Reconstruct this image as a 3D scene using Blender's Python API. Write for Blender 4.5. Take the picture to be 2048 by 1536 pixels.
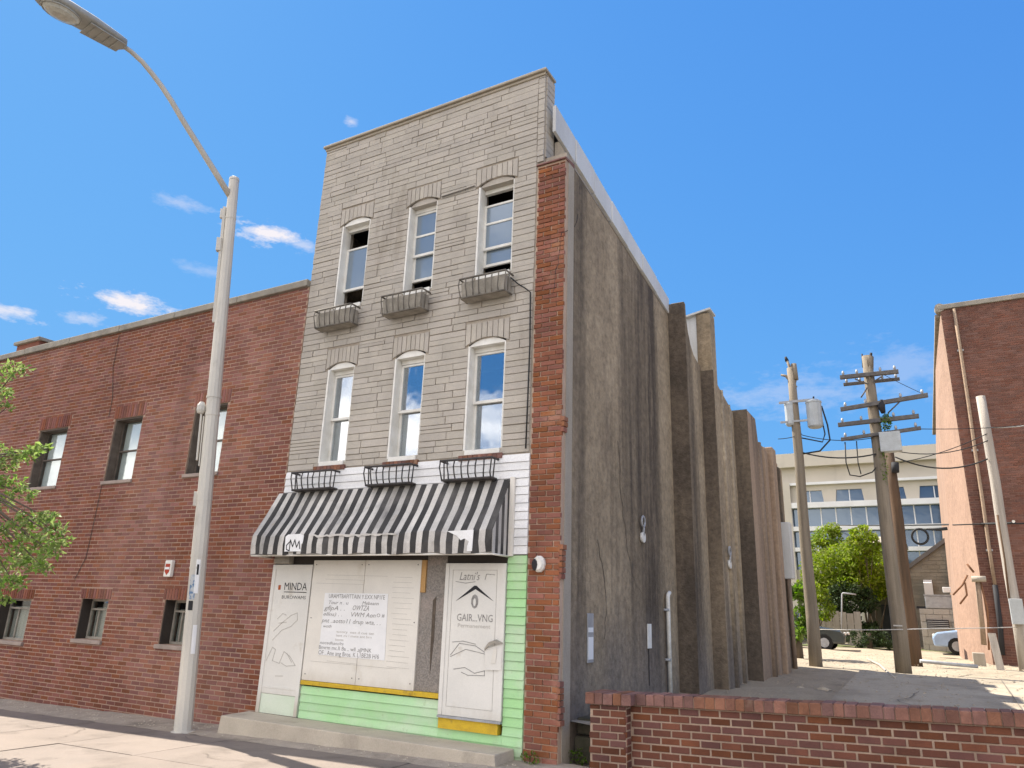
import bpy, bmesh, math, random
from mathutils import Vector, Matrix
random.seed(11)
R = math.radians
sc = bpy.context.scene
for o in list(bpy.data.objects): bpy.data.objects.remove(o)
col = sc.collection

# ------------------------------------------------------------------ camera
EYE = Vector((0, 0, 1.6)); FPX = 1468.0
_p, _y, _r = R(17.15), R(29.78), R(1.99)
FW = Vector((-math.sin(_y)*math.cos(_p), math.cos(_y)*math.cos(_p), math.sin(_p)))
_rt = Vector((math.cos(_y), math.sin(_y), 0)); _up = _rt.cross(FW)
RT = _rt*math.cos(_r) + _up*math.sin(_r); UP = -_rt*math.sin(_r) + _up*math.cos(_r)
cd = bpy.data.cameras.new('camera'); cam = bpy.data.objects.new('camera', cd); col.objects.link(cam)
cd.sensor_width = 36; cd.lens = 36*FPX/2048; cd.clip_start = .05; cd.clip_end = 3000
cam.matrix_world = Matrix(((RT.x, UP.x, -FW.x, EYE.x), (RT.y, UP.y, -FW.y, EYE.y), (RT.z, UP.z, -FW.z, EYE.z), (0, 0, 0, 1)))
sc.camera = cam

def ray(px, py): return FW + RT*((px-1024)/FPX) + UP*((768-py)/FPX)
def at(px, py, Y): d = ray(px, py); return EYE + d*(Y/d.y)          # the point of a known distance north of the camera
def atX(px, py, X): d = ray(px, py); return EYE + d*(X/d.x)
def atZ(px, py, Z): d = ray(px, py); return EYE + d*((Z-EYE.z)/d.z)
def pix(P):
    d = Vector(P)-EYE; z = d.dot(FW)
    if z < .05: return None
    return 1024+FPX*d.dot(RT)/z, 768-FPX*d.dot(UP)/z

# ------------------------------------------------------------------ sky, sun, exposure
SUN_AZ, SUN_EL = 78.0, 52.0            # azimuth: degrees from +Y towards -X
w = bpy.data.worlds.new('World'); sc.world = w; w.use_nodes = True
nt = w.node_tree; nt.nodes.clear()
def nd(t, **k):
    n = nt.nodes.new(t)
    for a, b in k.items(): setattr(n, a, b)
    return n
def lk(a, b): nt.links.new(a, b)
def mth(op, a, b=None, clamp=False):
    n = nd('ShaderNodeMath', operation=op, use_clamp=clamp)
    for i, v in enumerate((a, b)):
        if v is None: continue
        if hasattr(v, 'is_linked'): lk(v, n.inputs[i])
        else: n.inputs[i].default_value = v
    return n.outputs[0]
sky = nd('ShaderNodeTexSky', sky_type='NISHITA', sun_disc=False, sun_elevation=R(SUN_EL), sun_rotation=R(-SUN_AZ),
         altitude=0, air_density=1.0, dust_density=0.15, ozone_density=2.2)
tint = nd('ShaderNodeMix', data_type='RGBA', blend_type='MULTIPLY'); tint.inputs[0].default_value = 1
lk(sky.outputs[0], tint.inputs[6]); tint.inputs[7].default_value = (.175, .45, 1.02, 1)
# a clear saturated sky: each channel eases towards its own ceiling instead of burning out near the horizon and the sun
spl = nd('ShaderNodeSeparateColor'); lk(tint.outputs[2], spl.inputs[0]); cmb = nd('ShaderNodeCombineColor')
for i, A in enumerate((.43, .90, 1.60)):
    e = mth('POWER', 2.71828, mth('MULTIPLY', spl.outputs[i], -1/A)); lk(mth('MULTIPLY', mth('SUBTRACT', 1.0, e), A), cmb.inputs[i])
tc = nd('ShaderNodeTexCoord'); dirv = tc.outputs['Generated']
nz = nd('ShaderNodeTexNoise'); nz.inputs['Scale'].default_value = 15; nz.inputs['Detail'].default_value = 7; nz.inputs['Roughness'].default_value = .6
mp = nd('ShaderNodeMapping'); mp.inputs['Scale'].default_value = (1, 1, 2.6); lk(dirv, mp.inputs[0]); lk(mp.outputs[0], nz.inputs[0])
nz3 = nd('ShaderNodeTexNoise'); nz3.inputs['Scale'].default_value = 46; nz3.inputs['Detail'].default_value = 9; nz3.inputs['Roughness'].default_value = .68; lk(mp.outputs[0], nz3.inputs[0])
total = None
for (px, py, wx, wy, s) in ((535, 466, .050, .0125, .95), (262, 606, .058, .013, .95), (20, 624, .042, .010, .7), (160, 636, .03, .009, .5),
                            (360, 408, .035, .009, .3), (610, 492, .03, .01, .45), (400, 540, .04, .009, .2), (704, 245, .012, .006, .5), (1600, 790, .14, .03, .22),(1790, 735, .09, .03, .2)):
    c = ray(px, py).normalized(); r_ = c.cross(Vector((0, 0, 1))).normalized(); u_ = r_.cross(c)
    def dot(v):
        n = nd('ShaderNodeVectorMath', operation='DOT_PRODUCT'); lk(dirv, n.inputs[0]); n.inputs[1].default_value = v; return n.outputs['Value']
    a = dot(r_/wx); b = dot(u_/wy); f = mth('GREATER_THAN', dot(c), 0)
    d2 = mth('SQRT', mth('ADD', mth('MULTIPLY', a, a), mth('MULTIPLY', b, b)))
    v = mth('SUBTRACT', 1.0, mth('ADD', d2, mth('ADD', mth('MULTIPLY', mth('SUBTRACT', nz.outputs[0], .5), 2.6), mth('MULTIPLY', mth('SUBTRACT', nz3.outputs[0], .5), 2.4))))
    v = mth('MULTIPLY', mth('MULTIPLY', mth('MULTIPLY', v, 1.1, True), f), s)
    total = v if total is None else mth('MAXIMUM', total, v)
# scattered cumulus in the half of the sky behind the camera, mirrored in the panes; thickened and brightened to light the facade
nz2 = nd('ShaderNodeTexNoise'); nz2.inputs['Scale'].default_value = 3.2; nz2.inputs['Detail'].default_value = 8
mp2 = nd('ShaderNodeMapping'); mp2.inputs['Scale'].default_value = (1, 1, 1.7); mp2.inputs['Location'].default_value = (.35, .2, .1); lk(dirv, mp2.inputs[0]); lk(mp2.outputs[0], nz2.inputs[0])
sep = nd('ShaderNodeSeparateXYZ'); lk(dirv, sep.inputs[0])
back = mth('MULTIPLY', mth('SUBTRACT', mth('MULTIPLY', sep.outputs[1], -1.0), .05), 3.0, True)
cl2 = mth('MULTIPLY', mth('MULTIPLY', mth('SUBTRACT', nz2.outputs[0], .43), 6.0, True), back)
total = mth('MAXIMUM', total, cl2)
cv = nd('ShaderNodeMix', data_type='RGBA'); lk(back, cv.inputs[0]); cv.inputs[6].default_value = (1.68, 1.58, 1.62, 1); cv.inputs[7].default_value = (6.4, 5.8, 5.15, 1); ccol = cv.outputs[2]
cm = nd('ShaderNodeMix', data_type='RGBA'); lk(total, cm.inputs[0]); lk(cmb.outputs[0], cm.inputs[6]); lk(ccol, cm.inputs[7])
bg = nd('ShaderNodeBackground'); bg.inputs[1].default_value = .10; lk(cm.outputs[2], bg.inputs[0])
lk(bg.outputs[0], nd('ShaderNodeOutputWorld').inputs[0])

sd = bpy.data.lights.new('sun', 'SUN'); sd.energy = 2.0; sd.angle = R(.5); sd.color = (1, .93, .82)
sun = bpy.data.objects.new('sun', sd); col.objects.link(sun)
SDIR = Vector((-math.sin(R(SUN_AZ))*math.cos(R(SUN_EL)), math.cos(R(SUN_AZ))*math.cos(R(SUN_EL)), math.sin(R(SUN_EL))))
sun.rotation_euler = SDIR.to_track_quat('Z', 'Y').to_euler(); sun.location = (-20, 20, 30)
vs = sc.view_settings; vs.view_transform = 'Standard'; vs.look = 'None'; vs.gamma = 1; vs.use_curve_mapping = False
vs.exposure = 2.55

# ------------------------------------------------------------------ materials
MATS = {}
def M(name, c1, c2=None, rough=.8, scale=3., lo=.35, hi=.65, stretch=(1, 1, 1), rand=0., hrand=0., fine=.12, fscale=60., bump=0., bscale=60., metal=0., spec=.3,
      c3=None, scale3=1., lo3=.5, hi3=.7, stretch3=(1, 1, 1), trans=0., coat=0., c4=None, scale4=1., lo4=.5, hi4=.7, stretch4=(1, 1, 1), low=None):
    m = bpy.data.materials.new(name); m.use_nodes = True; t = m.node_tree; N = t.nodes; L = t.links
    bs = N['Principled BSDF']
    geo = N.new('ShaderNodeNewGeometry')
    def noise(sc_, st, det=6, ro=.6):
        mpn = N.new('ShaderNodeMapping'); mpn.inputs['Scale'].default_value = st; L.new(geo.outputs['Position'], mpn.inputs[0])
        n = N.new('ShaderNodeTexNoise'); n.inputs['Scale'].default_value = sc_; n.inputs['Detail'].default_value = det; n.inputs['Roughness'].default_value = ro
        L.new(mpn.outputs[0], n.inputs[0]); return n.outputs[0]
    def ramp(v, a, b):
        r = N.new('ShaderNodeMapRange'); r.inputs[1].default_value = a; r.inputs[2].default_value = b; L.new(v, r.inputs[0]); return r.outputs[0]
    def mix(f, a, b, mode='MIX'):
        x = N.new('ShaderNodeMix'); x.data_type = 'RGBA'; x.blend_type = mode
        for i, v in ((0, f), (6, a), (7, b)):
            if hasattr(v, 'is_linked'): L.new(v, x.inputs[i])
            else: x.inputs[i].default_value = v if i == 0 else (*v, 1)
        return x.outputs[2]
    c2 = c2 or tuple(v*.8 for v in c1)
    c = mix(ramp(noise(scale, stretch), lo, hi), c1, c2)
    if c3: c = mix(ramp(noise(scale3, stretch3, 8), lo3, hi3), c, c3)
    if c4: c = mix(ramp(noise(scale4, stretch4, 8), lo4, hi4), c, c4)
    if low:                                                   # damp and splashed dirt that climbs unevenly from the ground
        lc, lz0, lz1, ls = low; sx = N.new('ShaderNodeSeparateXYZ'); L.new(geo.outputs['Position'], sx.inputs[0])
        nn = N.new('ShaderNodeMath'); nn.operation = 'MULTIPLY_ADD'; L.new(noise(ls, (1, 1, .3), 6), nn.inputs[0]); nn.inputs[1].default_value = (lz1-lz0)*1.6; L.new(sx.outputs[2], nn.inputs[2])
        c = mix(ramp(nn.outputs[0], lz1+(lz1-lz0)*.5, lz0+(lz1-lz0)*.5), c, lc)
    if fine:
        g = ramp(noise(fscale, (1, 1, 1), 3), .25, .75)
        gm = N.new('ShaderNodeMapRange'); gm.inputs[3].default_value = 1-fine; gm.inputs[4].default_value = 1+fine; L.new(g, gm.inputs[0])
        vm = N.new('ShaderNodeVectorMath'); vm.operation = 'SCALE'; L.new(c, vm.inputs[0]); L.new(gm.outputs[0], vm.inputs['Scale']); c = vm.outputs[0]
    if rand or hrand:
        oi = N.new('ShaderNodeObjectInfo'); ad = N.new('ShaderNodeMath'); ad.operation = 'ADD'; L.new(oi.outputs['Random'], ad.inputs[0]); L.new(geo.outputs['Random Per Island'], ad.inputs[1])
        fr = N.new('ShaderNodeMath'); fr.operation = 'FRACT'; L.new(ad.outputs[0], fr.inputs[0])
        wn = N.new('ShaderNodeTexWhiteNoise'); wn.noise_dimensions = '1D'; L.new(fr.outputs[0], wn.inputs['W'])
        hs = N.new('ShaderNodeHueSaturation'); L.new(c, hs.inputs['Color'])
        for inp, amt, src in (('Value', rand, fr.outputs[0]), ('Saturation', rand*.6, wn.outputs['Value'])):
            q = N.new('ShaderNodeMapRange'); q.inputs[3].default_value = 1-amt; q.inputs[4].default_value = 1+amt; L.new(src, q.inputs[0]); L.new(q.outputs[0], hs.inputs[inp])
        q = N.new('ShaderNodeMapRange'); q.inputs[3].default_value = .5-hrand; q.inputs[4].default_value = .5+hrand; L.new(wn.outputs['Value'], q.inputs[0]); L.new(q.outputs[0], hs.inputs['Hue'])
        c = hs.outputs[0]
    L.new(c, bs.inputs['Base Color'])
    bs.inputs['Roughness'].default_value = rough; bs.inputs['Metallic'].default_value = metal; bs.inputs['Specular IOR Level'].default_value = spec
    if coat: bs.inputs['Coat Weight'].default_value = coat
    if bump:
        b = N.new('ShaderNodeBump'); b.inputs['Strength'].default_value = min(bump, 1); b.inputs['Distance'].default_value = .01*max(1, bump)
        L.new(noise(bscale, (1, 1, 1), 5), b.inputs['Height']); L.new(b.outputs[0], bs.inputs['Normal'])
    if trans:
        tr = N.new('ShaderNodeBsdfTranslucent'); L.new(c, tr.inputs[0]); ms = N.new('ShaderNodeMixShader'); ms.inputs[0].default_value = trans
        L.new(bs.outputs[0], ms.inputs[1]); L.new(tr.outputs[0], ms.inputs[2]); L.new(ms.outputs[0], N['Material Output'].inputs[0])
    MATS[name] = m; return m
def glass_mat(name, tintc, refl=.5, rough=.02, body=None):
    m = bpy.data.materials.new(name); m.use_nodes = True; t = m.node_tree; N = t.nodes; L = t.links; N.clear()
    out = N.new('ShaderNodeOutputMaterial'); g = N.new('ShaderNodeBsdfGlossy'); g.inputs[0].default_value = (*tintc, 1); g.inputs[1].default_value = rough
    nz_ = N.new('ShaderNodeTexNoise'); nz_.inputs['Scale'].default_value = 2.2; ge = N.new('ShaderNodeNewGeometry'); L.new(ge.outputs['Position'], nz_.inputs[0])
    bp = N.new('ShaderNodeBump'); bp.inputs['Strength'].default_value = .06; bp.inputs['Distance'].default_value = .05; L.new(nz_.outputs[0], bp.inputs['Height']); L.new(bp.outputs[0], g.inputs['Normal'])
    if body:
        t2 = N.new('ShaderNodeBsdfDiffuse'); t2.inputs[0].default_value = (*body, 1)
    else:
        t2 = N.new('ShaderNodeBsdfTransparent'); t2.inputs[0].default_value = (.9, .93, .93, 1)
    mx = N.new('ShaderNodeMixShader'); mx.inputs[0].default_value = refl; L.new(t2.outputs[0], mx.inputs[1]); L.new(g.outputs[0], mx.inputs[2]); L.new(mx.outputs[0], out.inputs[0])
    MATS[name] = m; return m

M('brick_left', (.21, .076, .05), (.155, .054, .036), rough=.9, scale=.9, lo=.3, hi=.7, rand=.22, hrand=.010, bump=.5, bscale=90, c3=(.275, .13, .10), scale3=.4, lo3=.48, hi3=.72, c4=(.125, .05, .037), scale4=1.1, lo4=.57, hi4=.78, stretch4=(1, 1, .22))
M('mortar_left', (.42, .29, .215), (.32, .215, .16), rough=.95, scale=2, bump=.6, bscale=120, c3=(.24, .16, .12), scale3=1.1, lo3=.5, hi3=.75, stretch3=(1, 1, .25))
M('brick_pier', (.27, .102, .057), (.20, .075, .043), rough=.9, scale=1.5, rand=.2, hrand=.009, bump=.5, bscale=90, c3=(.36, .205, .145), scale3=1.3, lo3=.56, hi3=.78, c4=(.14, .057, .04), scale4=1.5, lo4=.56, hi4=.75, stretch4=(1, 1, .4))
M('mortar_pier', (.52, .38, .28), (.42, .30, .22), rough=.95, scale=3, bump=.6, bscale=120)
M('brick_low', (.16, .062, .04), (.115, .045, .031), rough=.9, scale=2.5, rand=.26, hrand=.010, bump=.5, bscale=90, c3=(.09, .042, .032), scale3=1.6, lo3=.55, hi3=.75)
M('mortar_low', (.43, .315, .235), (.34, .245, .18), rough=.95, scale=3, bump=.6, bscale=120)
M('brick_coping', (.235, .115, .083), (.16, .078, .058), rough=.9, scale=6, rand=.28, hrand=.01, bump=1, bscale=50, c3=(.30, .20, .15), scale3=5, lo3=.58, hi3=.75)
M('brick_far', (.185, .088, .064), (.13, .062, .047), rough=.9, scale=.5, rand=.18, c3=(.10, .05, .04), scale3=.25, lo3=.48, hi3=.7, c4=(.24, .13, .10), scale4=.6, lo4=.58, hi4=.75)
M('mortar_far', (.27, .16, .12), rough=.95)
M('stone', (.465, .425, .365), (.40, .367, .318), rough=.9, scale=2.2, rand=.07, hrand=.004, bump=.9, bscale=28, fine=.08, c3=(.33, .295, .25), scale3=1.2, lo3=.5, hi3=.85, stretch3=(1, 1, .5), c4=(.24, .205, .165), scale4=1.6, lo4=.63, hi4=.82, stretch4=(1, 1, .2))
M('stone_joint', (.32, .27, .215), (.40, .35, .285), rough=.95, scale=5, bump=.5)
M('stucco', (.38, .30, .20), (.275, .215, .142), rough=.95, scale=1.3, lo=.36, hi=.64, stretch=(1, 1, .75), bump=1.8, bscale=26, fine=.30, fscale=11, c3=(.09, .071, .052), scale3=1.0, lo3=.45, hi3=.60, stretch3=(1, 1.0, .055), c4=(.21, .165, .115), scale4=2.0, lo4=.56, hi4=.72, stretch4=(1, 1, .2), low=((.20, .168, .14), .4, 2.2, 1.2))
M('stucco_dark', (.135, .107, .08), (.085, .068, .053), rough=.95, scale=1.6, stretch=(1, 1, .6), bump=1.8, bscale=26, fine=.32, fscale=11, c3=(.25, .195, .135), scale3=.9, lo3=.52, hi3=.75, stretch3=(1, 1, .2))  # a darker tone of the stucco, used on the pilaster faces
M('stucco_pink', (.37, .27, .19), (.28, .205, .143), rough=.95, scale=1, stretch=(1, 1, .25), bump=1.4, bscale=35, fine=.18, fscale=15, c3=(.13, .098, .072), scale3=1.3, lo3=.48, hi3=.66, stretch3=(1, 1, .06))
M('stucco_edge', (.42, .37, .30), (.32, .28, .225), rough=.95, scale=2, stretch=(1, 1, .3), bump=.8, bscale=40)
M('flashing', (.62, .63, .62), (.52, .52, .50), rough=.55, scale=2, stretch=(1, 1, .3), c3=(.40, .36, .30), scale3=2.5, lo3=.6, hi3=.8, stretch3=(1, 1, .15), rand=.05)
M('roofing', (.12, .12, .12), rough=.9)
M('interior', (.035, .03, .032), rough=1, fine=0)
M('white_paint', (.78, .77, .72), (.66, .64, .58), rough=.6, scale=5, fine=.05, c3=(.55, .48, .36), scale3=3, lo3=.66, hi3=.85)
M('white_board', (.80, .80, .79), (.70, .70, .69), rough=.7, scale=4, stretch=(.3, 1, 2), rand=.05, c3=(.46, .45, .42), scale3=5, lo3=.62, hi3=.85)
M('cream_board', (.74, .705, .63), (.66, .63, .565), rough=.75, scale=1.6, fine=.04, c3=(.50, .44, .34), scale3=2.4, lo3=.58, hi3=.86, low=((.52, .47, .39), .45, .75, 3))
M('door_paint', (.72, .70, .645), (.65, .635, .585), rough=.65, scale=1.5, fine=.04, c3=(.46, .40, .31), scale3=3.2, lo3=.62, hi3=.84, low=((.50, .46, .38), .2, .5, 4))
M('green_paint', (.36, .62, .29), (.42, .65, .37), rough=.7, scale=1.6, fine=.06, rand=.07, c3=(.55, .63, .48), scale3=1.2, lo3=.48, hi3=.75, c4=(.30, .40, .22), scale4=7, lo4=.64, hi4=.74, low=((.36, .40, .27), -.2, .12, 4))
M('green_pale', (.64, .70, .58), (.58, .67, .52), rough=.7, scale=2, fine=.05, low=((.46, .46, .36), -.1, .2, 4))
M('yellow_paint', (.62, .42, .03), (.50, .33, .03), rough=.7, scale=6, c3=(.25, .17, .05), scale3=8, lo3=.58, hi3=.75)
M('plywood', (.50, .30, .12), (.42, .24, .09), rough=.8, scale=6, stretch=(1, 1, .2))
M('grey_pebble', (.30, .27, .24), (.20, .18, .16), rough=.95, scale=40, lo=.4, hi=.6, bump=1, bscale=70, c3=(.36, .30, .26), scale3=2)
M('dark_wood', (.05, .042, .036), rough=.9)
M('awn_black', (.040, .038, .037), (.060, .057, .055), rough=.85, scale=3, rand=.2, c3=(.13, .123, .115), scale3=1.7, lo3=.52, hi3=.78, bump=.3, bscale=160)
M('awn_white', (.58, .555, .51), (.45, .43, .40), rough=.85, scale=3, rand=.1, c3=(.21, .20, .19), scale3=1.3, lo3=.52, hi3=.70, stretch3=(1, 1, .7), bump=.3, bscale=160, c4=(.36, .32, .26), scale4=6, lo4=.6, hi4=.75)
M('patch_white', (.8, .8, .8), (.72, .72, .7), rough=.7, scale=5)
M('ink', (.03, .03, .033), rough=.8, fine=0)
M('ink_soft', (.20, .19, .18), (.32, .31, .29), rough=.8, scale=30, fine=0)
M('ink_faint', (.42, .40, .36), (.5, .47, .42), rough=.8, scale=30, fine=0)
M('ink_rust', (.40, .10, .03), rough=.8, fine=0)
M('paper', (.80, .80, .79), (.74, .74, .73), rough=.8, scale=3, fine=.02)
M('black_iron', (.03, .03, .032), (.06, .05, .045), rough=.6, scale=10, spec=.5)
M('weathered_iron', (.20, .18, .15), (.11, .10, .085), rough=.85, scale=7, stretch=(1, 1, .4), bump=.5, bscale=60)
M('weathered_tray', (.36, .33, .28), (.24, .22, .185), rough=.9, scale=6, bump=.5, bscale=60)
M('cornice_tin', (.42, .37, .29), (.34, .30, .235), rough=.8, scale=3)
M('coping_stone', (.33, .30, .25), (.24, .22, .185), rough=.95, scale=3, bump=.7, bscale=40, c3=(.15, .14, .12), scale3=2, lo3=.55, hi3=.75)
M('sill_stone', (.36, .29, .25), (.27, .22, .19), rough=.95, scale=5, bump=.6)
M('brown_frame', (.085, .066, .053), (.13, .105, .085), rough=.7, scale=6)
M('grey_frame', (.36, .33, .28), (.26, .24, .2), rough=.8, scale=6)
M('blind', (.84, .84, .80), (.74, .74, .70), rough=.8, scale=1.2, stretch=(1, 1, .4), fine=.03)
M('curtain', (.55, .53, .46), (.42, .40, .35), rough=.9, scale=6, stretch=(3, 1, .1))
M('tape_film', (.28, .35, .41), (.24, .30, .36), rough=.35, scale=2, fine=.02, spec=.5)
glass_mat('glass', (.86, .92, 1.0), .33)
glass_mat('glass_dusty', (.80, .88, .95), .16, .12, body=(.17, .215, .26))
glass_mat('glass_dark', (.8, .86, .92), .16, .03)
glass_mat('glass_far', (.60, .75, .95), .11, .10, body=(.05, .078, .115))
M('pole_paint', (.60, .565, .49), (.50, .475, .42), rough=.5, scale=3, stretch=(1, 1, .25), fine=.06, spec=.45, c3=(.34, .315, .265), scale3=4, lo3=.60, hi3=.82, stretch3=(1, 1, .3))
M('lamp_metal', (.42, .41, .36), (.33, .32, .28), rough=.5, scale=6, spec=.5)
M('lamp_glass', (.62, .62, .55), (.5, .5, .44), rough=.15, scale=20, spec=.8)
M('concrete', (.245, .203, .172), (.20, .167, .142), rough=.95, scale=1.1, lo=.3, hi=.7, rand=.06, fine=.10, fscale=80, bump=.5, bscale=110, c3=(.145, .12, .10), scale3=1.4, lo3=.53, hi3=.75, c4=(.12, .10, .085), scale4=5, lo4=.66, hi4=.74)
M('step_concrete', (.50, .44, .35), (.42, .365, .29), rough=.95, scale=2, fine=.10, bump=.6, bscale=90, c3=(.30, .26, .21), scale3=1.8, lo3=.55, hi3=.75, rand=.05)
M('joint_dirt', (.13, .11, .09), (.19, .165, .135), rough=1, scale=6, bump=.7)
M('dirt_strip', (.42, .36, .29), (.33, .285, .23), rough=1, scale=4, bump=1, bscale=60, fine=.22, fscale=90, c3=(.17, .145, .115), scale3=1.3, lo3=.55, hi3=.75)
M('asphalt', (.055, .055, .057), (.075, .073, .07), rough=.95, scale=2, bump=.6, bscale=200)
M('kerb_stone', (.36, .34, .31), rough=.9, bump=.4)
M('earth', (.16, .13, .09), (.11, .09, .06), rough=1)
M('lot_dirt', (.35, .295, .215), (.28, .232, .168), rough=1, scale=1.2, fine=.18, fscale=25, bump=1.2, bscale=22, c3=(.20, .165, .12), scale3=1.1, lo3=.55, hi3=.75)
M('lot_concrete', (.385, .33, .25), (.33, .28, .21), rough=.95, scale=.9, fine=.16, fscale=30, bump=.8, bscale=40, c3=(.22, .185, .14), scale3=.9, lo3=.5, hi3=.75, c4=(.30, .25, .175), scale4=2.5, lo4=.55, hi4=.68)
M('moss_stone', (.10, .085, .062), (.055, .055, .035), rough=1, scale=5, bump=1, bscale=25)
M('wood_pole', (.24, .20, .15), (.18, .15, .11), rough=.9, scale=5, stretch=(2, 2, .12), bump=.7, bscale=30, c3=(.12, .098, .075), scale3=4, lo3=.54, hi3=.70, stretch3=(2, 2, .15))
M('wood_brown', (.12, .072, .042), (.075, .05, .032), rough=.9, scale=5, stretch=(2, 2, .15), bump=.6, bscale=30)
M('wood_grey', (.40, .36, .31), (.31, .275, .235), rough=.9, scale=6, stretch=(2, 2, .12), bump=.6)
M('cross_arm', (.09, .085, .085), (.14, .13, .12), rough=.8, scale=8)
M('transformer', (.42, .45, .46), (.36, .38, .38), rough=.45, scale=5, spec=.5)
M('cable', (.03, .03, .03), rough=.7, fine=0)
M('cable_light', (.5, .48, .44), rough=.7, fine=0)
M('pvc', (.72, .71, .66), (.6, .58, .52), rough=.5, scale=9)
M('metal_grey', (.36, .37, .38), (.28, .285, .29), rough=.5, scale=6, spec=.5)
M('cream_wall', (.57, .52, .43), (.51, .47, .39), rough=.85, scale=.4, fine=.05, c3=(.42, .38, .31), scale3=.5, lo3=.58, hi3=.8, stretch3=(1, 1, .3))
M('white_band', (.78, .78, .76), (.7, .7, .68), rough=.6, scale=1, fine=.03)
M('grey_stone', (.27, .245, .195), (.21, .19, .15), rough=.95, scale=1.5, rand=.08, bump=.7, bscale=20)
M('grey_roof', (.16, .155, .15), (.12, .118, .115), rough=.9, scale=3)
M('grey_mortar', (.25, .23, .19), (.20, .185, .155), rough=.95)
M('block_mortar', (.33, .31, .28), rough=.95)
M('block', (.40, .375, .335), (.34, .32, .285), rough=.95, scale=2, rand=.06, bump=.5)
M('dark_shed', (.07, .06, .05), (.11, .10, .08), rough=.95, scale=1.5, bump=.7, bscale=12)
M('car_blue', (.30, .42, .60), rough=.3, fine=0, spec=.6, coat=.6)
M('car_dark', (.035, .045, .045), rough=.25, fine=0, spec=.6, coat=.8)
M('rubber', (.02, .02, .02), rough=.9, fine=0)
M('rust', (.25, .12, .06), (.16, .08, .045), rough=.9, scale=8)
M('bark', (.14, .11, .08), (.09, .07, .05), rough=1, scale=8, stretch=(1, 1, .2), bump=1, bscale=30)
M('leaf_street', (.27, .36, .10), (.19, .29, .07), rough=.6, scale=1.6, fine=0, rand=.3, hrand=.02, trans=.45, c3=(.36, .27, .15), scale3=2.2, lo3=.62, hi3=.74)
M('leaf_bright', (.27, .34, .014), (.18, .26, .014), rough=.6, scale=.9, fine=0, rand=.38, hrand=.02, trans=.5)
M('leaf_mid', (.14, .22, .03), (.09, .16, .022), rough=.6, scale=.9, fine=0, rand=.35, hrand=.02, trans=.45)
M('leaf_dark', (.045, .075, .02), (.03, .05, .016), rough=.7, scale=.9, fine=0, rand=.35, trans=.25)
M('grass', (.16, .17, .05), (.10, .12, .03), rough=.9, scale=3, rand=.3)
M('sticker_blue', (.10, .18, .30), (.45, .47, .48), rough=.5, scale=14, lo=.45, hi=.55)
M('red_print', (.45, .06, .03), rough=.7, fine=0)

# ------------------------------------------------------------------ mesh helpers
class MB:
    def __init__(s): s.v = []; s.f = []; s.sm = False
    def add(s, vs, fs):
        o = len(s.v); s.v += [tuple(v) for v in vs]; s.f += [tuple(i+o for i in f) for f in fs]; return s
    def box(s, x0, x1, y0, y1, z0, z1):
        return s.hexa([(x0, y0, z0), (x1, y0, z0), (x1, y1, z0), (x0, y1, z0)], [(x0, y0, z1), (x1, y0, z1), (x1, y1, z1), (x0, y1, z1)])
    def hexa(s, b, t):
        return s.add(list(b)+list(t), [(3, 2, 1, 0), (4, 5, 6, 7), (0, 1, 5, 4), (1, 2, 6, 5), (2, 3, 7, 6), (3, 0, 4, 7)])
    def prism(s, poly, off):                                   # poly: points; off: vector
        n = len(poly); off = Vector(off); a = [Vector(p) for p in poly]; b = [p+off for p in a]
        return s.add(a+b, [tuple(range(n))[::-1], tuple(range(n, 2*n))]+[(i, (i+1) % n, n+(i+1) % n, n+i) for i in range(n)])
    def tube(s, pts, rad, n=8, caps=True):
        pts = [Vector(p) for p in pts]; m = len(pts)
        rad = rad if isinstance(rad, (list, tuple)) else [rad]*m
        o = []; prev = None
        for i, p in enumerate(pts):
            d = (pts[min(i+1, m-1)]-pts[max(i-1, 0)]).normalized()
            if prev is None:
                a = d.cross(Vector((0, 0, 1)) if abs(d.z) < .95 else Vector((1, 0, 0))).normalized()
            else: a = (prev-d*prev.dot(d)).normalized()
            prev = a; b = d.cross(a)
            o += [p+(a*math.cos(2*math.pi*k/n)+b*math.sin(2*math.pi*k/n))*rad[i] for k in range(n)]
        f = [(i*n+k, i*n+(k+1) % n, (i+1)*n+(k+1) % n, (i+1)*n+k) for i in range(m-1) for k in range(n)]
        if caps: f += [tuple(range(n))[::-1], tuple(range((m-1)*n, m*n))]
        s.sm = True
        return s.add(o, f)
    def loft(s, rings):
        n = len(rings[0]); o = [p for r in rings for p in r]
        f = [(i*n+k, i*n+(k+1) % n, (i+1)*n+(k+1) % n, (i+1)*n+k) for i in range(len(rings)-1) for k in range(n)]
        f += [tuple(range(n))[::-1], tuple(range((len(rings)-1)*n, len(rings)*n))]
        return s.add(o, f)
    def mesh(s, name):
        me = bpy.data.meshes.new(name); me.from_pydata(s.v, [], s.f); me.update()
        bm = bmesh.new(); bm.from_mesh(me); bmesh.ops.recalc_face_normals(bm, faces=bm.faces); bm.to_mesh(me); bm.free()
        if s.sm:
            for p in me.polygons: p.use_smooth = len(p.vertices) == 4
        return me

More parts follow.
